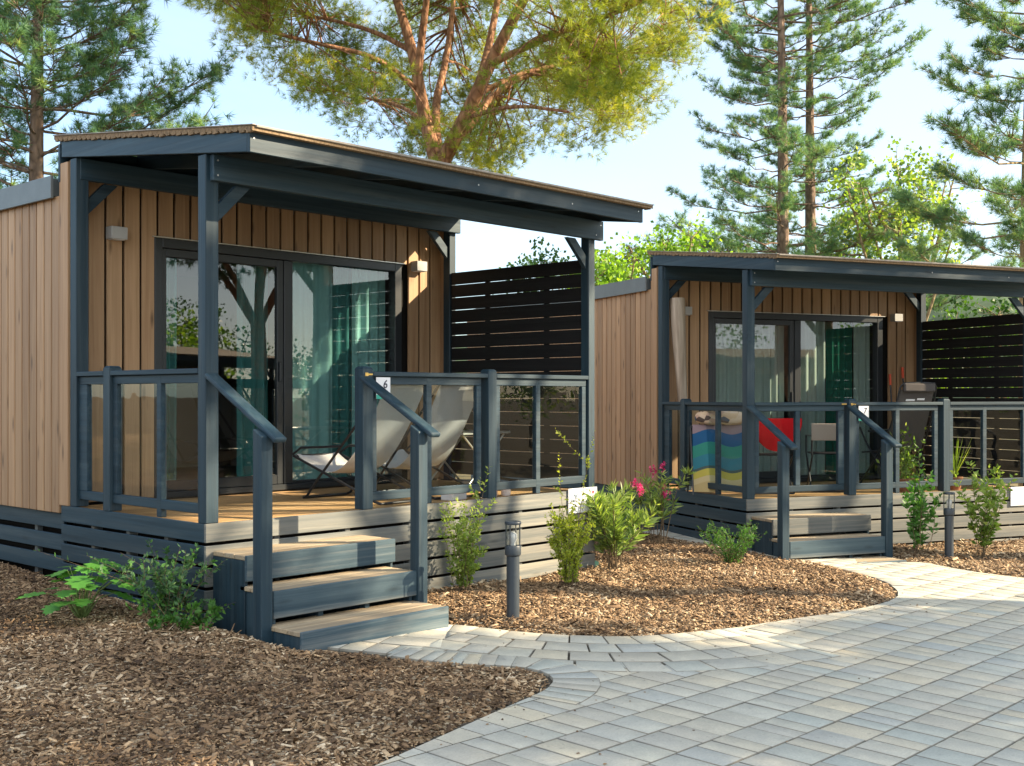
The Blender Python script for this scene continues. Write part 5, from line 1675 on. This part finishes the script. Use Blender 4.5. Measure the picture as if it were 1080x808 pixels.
tree_at(948, 27.0, 155, 300, 82, 'airy pale green tree with bare upper limbs behind the far cabin roof', POPLAR, 91, ncl=150, per_cl=26, leaf=0.115, clr=(0.22, 0.48), nlimb=9)
tree_at(702, 24.0, 240, 330, 66, 'lime green leafy tree just left of the far cabin roof', LIME, 93, ncl=130, per_cl=40, leaf=0.10)
tree_at(640, 22.0, 258, 345, 46, 'bright lime tree rising above the far cabin side wall', LIME, 95, ncl=80, per_cl=40, leaf=0.10)
tree_at(570, 30.0, 262, 345, 48, 'distant green tree seen above the black slatted screen', DEEP, 97, ncl=60, per_cl=34, leaf=0.12)
tree_at(1052, 30.0, 308, 420, 70, 'rounded deep green tree above the far screen at the right edge', DEEP, 99, ncl=150, per_cl=40, leaf=0.13)
tree_at(978, 34.0, 338, 420, 50, 'low green tree left of the rounded one above the far screen', LIME, 101, ncl=80, per_cl=34, leaf=0.13)
tree_at(790, 30.0, 262, 400, 60, 'sunlit bushy tree at the foot of the two tall pines', LIME, 103, ncl=110, per_cl=36, leaf=0.12)
tree_at(890, 31.0, 255, 400, 70, 'yellow-green bushy tree behind the middle of the far cabin roof', POPLAR, 105, ncl=130, per_cl=36, leaf=0.12)
tree_at(-30, 26.0, 215, 420, 120, 'dense green tree beyond the left edge behind the near cabin', DEEP, 107, ncl=120, per_cl=36, leaf=0.13)
tree_at(1150, 26.0, 290, 420, 90, 'dense green tree beyond the right edge of the photo', DEEP, 109, ncl=120, per_cl=36, leaf=0.13)


# pines on the near side of the path: outside the photo, mirrored in the door glass and shading the paving
def shade_pine(x, y, zc, r, rz, ncl, label, seed, dens=None):
    b = (x, y, float(gz(x, y)))
    zc -= b[2]
    limbs = [([(0, 0, -0.2), (0.1, 0.1, zc * 0.35), (0.0, 0.15, zc * 0.62)], 0.24, 0.18)]
    g = np.random.default_rng(seed)
    for i in range(6):
        a = 6.28 * i / 6 + g.uniform(-.3, .3)
        limbs.append(([(0, 0.15, zc * 0.58), (r * 0.3 * math.cos(a), r * 0.3 * math.sin(a), zc * 0.8), (r * 0.75 * math.cos(a), r * 0.75 * math.sin(a), zc * 0.98)], 0.11, 0.03))
    return stone_pine(b, label, 'pines across the path', seed, limbs, (0, 0.1, zc), (r, r, rz), ncl, BARK_RED, PINE_D, per_cl=30, density=dens, tuft=0.2, nn=12, wid=0.045)


shade_pine(8.5, -13.8, 6.9, 3.7, 2.5, 380, 'umbrella pine across the path, seen mirrored in the near door glass', 121)
shade_pine(13.1, -14.4, 5.3, 2.8, 1.6, 140, 'smaller umbrella pine across the path to the right', 123)
for i, (x, y, h, r_, mt) in enumerate([(17.5, -25, 5.6, 2.0, LIME), (24, -25.5, 5.0, 1.9, DEEP), (21, -29, 6.3, 2.4, DEEP), (29, -23, 5.6, 2.0, POPLAR), (12.5, -29, 5.4, 2.2, DEEP)]):
    leafy((x, y, float(gz(x, y))), h, (0, 0, h * 0.62), (r_, r_, h * 0.36), ['rounded lime tree across the path, nearest of its row', 'low dark green tree across the path behind the lime tree', 'tall dark green tree across the path, highest of its row', 'airy pale tree across the path, farthest right of its row', 'dark green tree across the path, farthest left of its row'][i], mt, BARK_OLIVE, 140 + i, ncl=90, per_cl=26, leaf=0.16, clr=(0.4, 0.75), group='broadleaf trees')
shade_pine(10.88, -8.96, 8.6, 1.7, 0.65, 95, 'slim tall umbrella pine added across the path to shade the near porch', 127)  # added out of view, crown sized to keep sun off the near porch
shade_pine(14.4, -8.4, 7.0, 1.5, 0.55, 60, 'slim umbrella pine added across the path to shade the far roof edge', 129)  # added out of view so its crown darkens the far front fascia
shade_pine(3.0, -17.5, 7.0, 3.6, 2.0, 150, 'umbrella pine across the path behind the camera', 125)

# ------------------------------------------------------------------ distant ridge
n = 60; vs = []; fs = []
for i in range(n + 1):
    a = R(-6) + R(70) * i / n
    ridge = 62 + 70 * math.exp(-((math.degrees(a) - 22.5) / 4.5) ** 2) + 10 * math.sin(i * 0.9) + 7 * math.sin(i * 2.3)
    for (dist, h) in ((1150, -5), (1300, ridge * 0.55), (1480, ridge), (1800, -5)):
        vs.append((CAM[0] + dist * math.cos(a), CAM[1] + dist * math.sin(a), h))
for i in range(n):
    for j in range(3): fs.append((i * 4 + j, i * 4 + 4 + j, i * 4 + 5 + j, i * 4 + 1 + j))
b = MB(); b.add(vs, fs, 0.5)
tag(b.build('hills', plain('wooded_hillside', (0.05, 0.075, 0.045), 0.95, 0.05, noise=0.4, nscale=0.03), None, 0, 80), kind='structure')

# ------------------------------------------------------------------ light, sky, camera
AZ, EL = R(-46), R(28)
sd = Vector((math.cos(EL) * math.cos(AZ), math.cos(EL) * math.sin(AZ), math.sin(EL)))
L = bpy.data.lights.new('sun', 'SUN'); L.energy = 5.0; L.angle = R(0.53); L.color = (1.0, 0.82, 0.57)
lo = bpy.data.objects.new('sun', L); COL.objects.link(lo); lo.rotation_euler = (-sd).to_track_quat('-Z', 'Y').to_euler()
lo.location = (20, -15, 20)
w = bpy.data.worlds.new('World'); scene.world = w; w.use_nodes = True
nt = w.node_tree
bg = nt.nodes['Background']; bg.inputs['Strength'].default_value = SKY
sky = nt.nodes.new('ShaderNodeTexSky'); sky.sky_type = 'NISHITA'; sky.sun_disc = False
sky.sun_elevation = EL; sky.sun_rotation = math.pi / 2 - AZ
sky.air_density = 1.0; sky.dust_density = 0.6; sky.ozone_density = 1.3
tc = nt.nodes.new('ShaderNodeTexCoord')
mp = nt.nodes.new('ShaderNodeMapping'); mp.inputs['Scale'].default_value = (0.9, 0.9, 2.4); nt.links.new(tc.outputs['Generated'], mp.inputs['Vector'])
n1 = N(nt, 'TexNoise', i_Scale=1.6, i_Detail=7.0, i_Roughness=0.55, i_Distortion=0.4); nt.links.new(mp.outputs[0], n1.inputs['Vector'])
cf = ramp(nt, [(0.44, 0.0), (0.80, 0.50)], n1.outputs[0]).outputs[0]
c = mixc(nt, cf, mixc(nt, 1.0, sky.outputs[0], (0.76, 0.90, 1.0), 'MULTIPLY'), (3.1, 3.15, 3.2))
vd = N(nt, 'VectorMath', operation='DOT_PRODUCT'); nt.links.new(tc.outputs['Generated'], vd.inputs[0]); vd.inputs[1].default_value = (math.cos(AZ), math.sin(AZ), 0.05)
hz_ = ramp(nt, [(0.30, 0.0), (0.62, 0.55)], mathn(nt, 'ADD', mathn(nt, 'MULTIPLY', vd.outputs['Value'], 0.5), 0.5)).outputs[0]
c = mixc(nt, hz_, c, (2.75, 2.9, 3.0))
vb = N(nt, 'VectorMath', operation='DOT_PRODUCT'); nt.links.new(tc.outputs['Generated'], vb.inputs[0]); vb.inputs[1].default_value = (-float(FW[0]), -float(FW[1]), 0.25)
cb_ = ramp(nt, [(0.02, 0.0), (0.55, 1.0)], mathn(nt, 'MULTIPLY', vb.outputs['Value'], mathn(nt, 'ADD', 0.55, n1.outputs[0]))).outputs[0]
c = mixc(nt, mathn(nt, 'MULTIPLY', cb_, 0.85), c, (5.1, 5.35, 5.6))          # added fill: sky brightened behind the camera to lift the shade
nt.links.new(c, bg.inputs['Color'])

cd = bpy.data.cameras.new('camera'); cam = bpy.data.objects.new('camera', cd); COL.objects.link(cam)
cd.sensor_width = 36.0; cd.lens = 1243.0 / 1080.0 * 36.0; cd.shift_y = 14.3 / 1080.0
cd.clip_start = 0.1; cd.clip_end = 6000
cam.location = CAM
cam.rotation_euler = (R(90), 0, YAW - R(90))
scene.camera = cam
vs_ = scene.view_settings
scene.display_settings.display_device = 'sRGB'
vs_.view_transform = 'Standard'; vs_.look = 'None'; vs_.gamma = 1.0; vs_.exposure = EXPO; vs_.use_curve_mapping = False
cy = scene.cycles
cy.max_bounces = 8; cy.diffuse_bounces = 4; cy.glossy_bounces = 4; cy.transmission_bounces = 4; cy.transparent_max_bounces = 24
cy.caustics_reflective = False; cy.caustics_refractive = False
cy.sample_clamp_indirect = 8.0
cy.use_denoising = True
scene.render.film_transparent = False
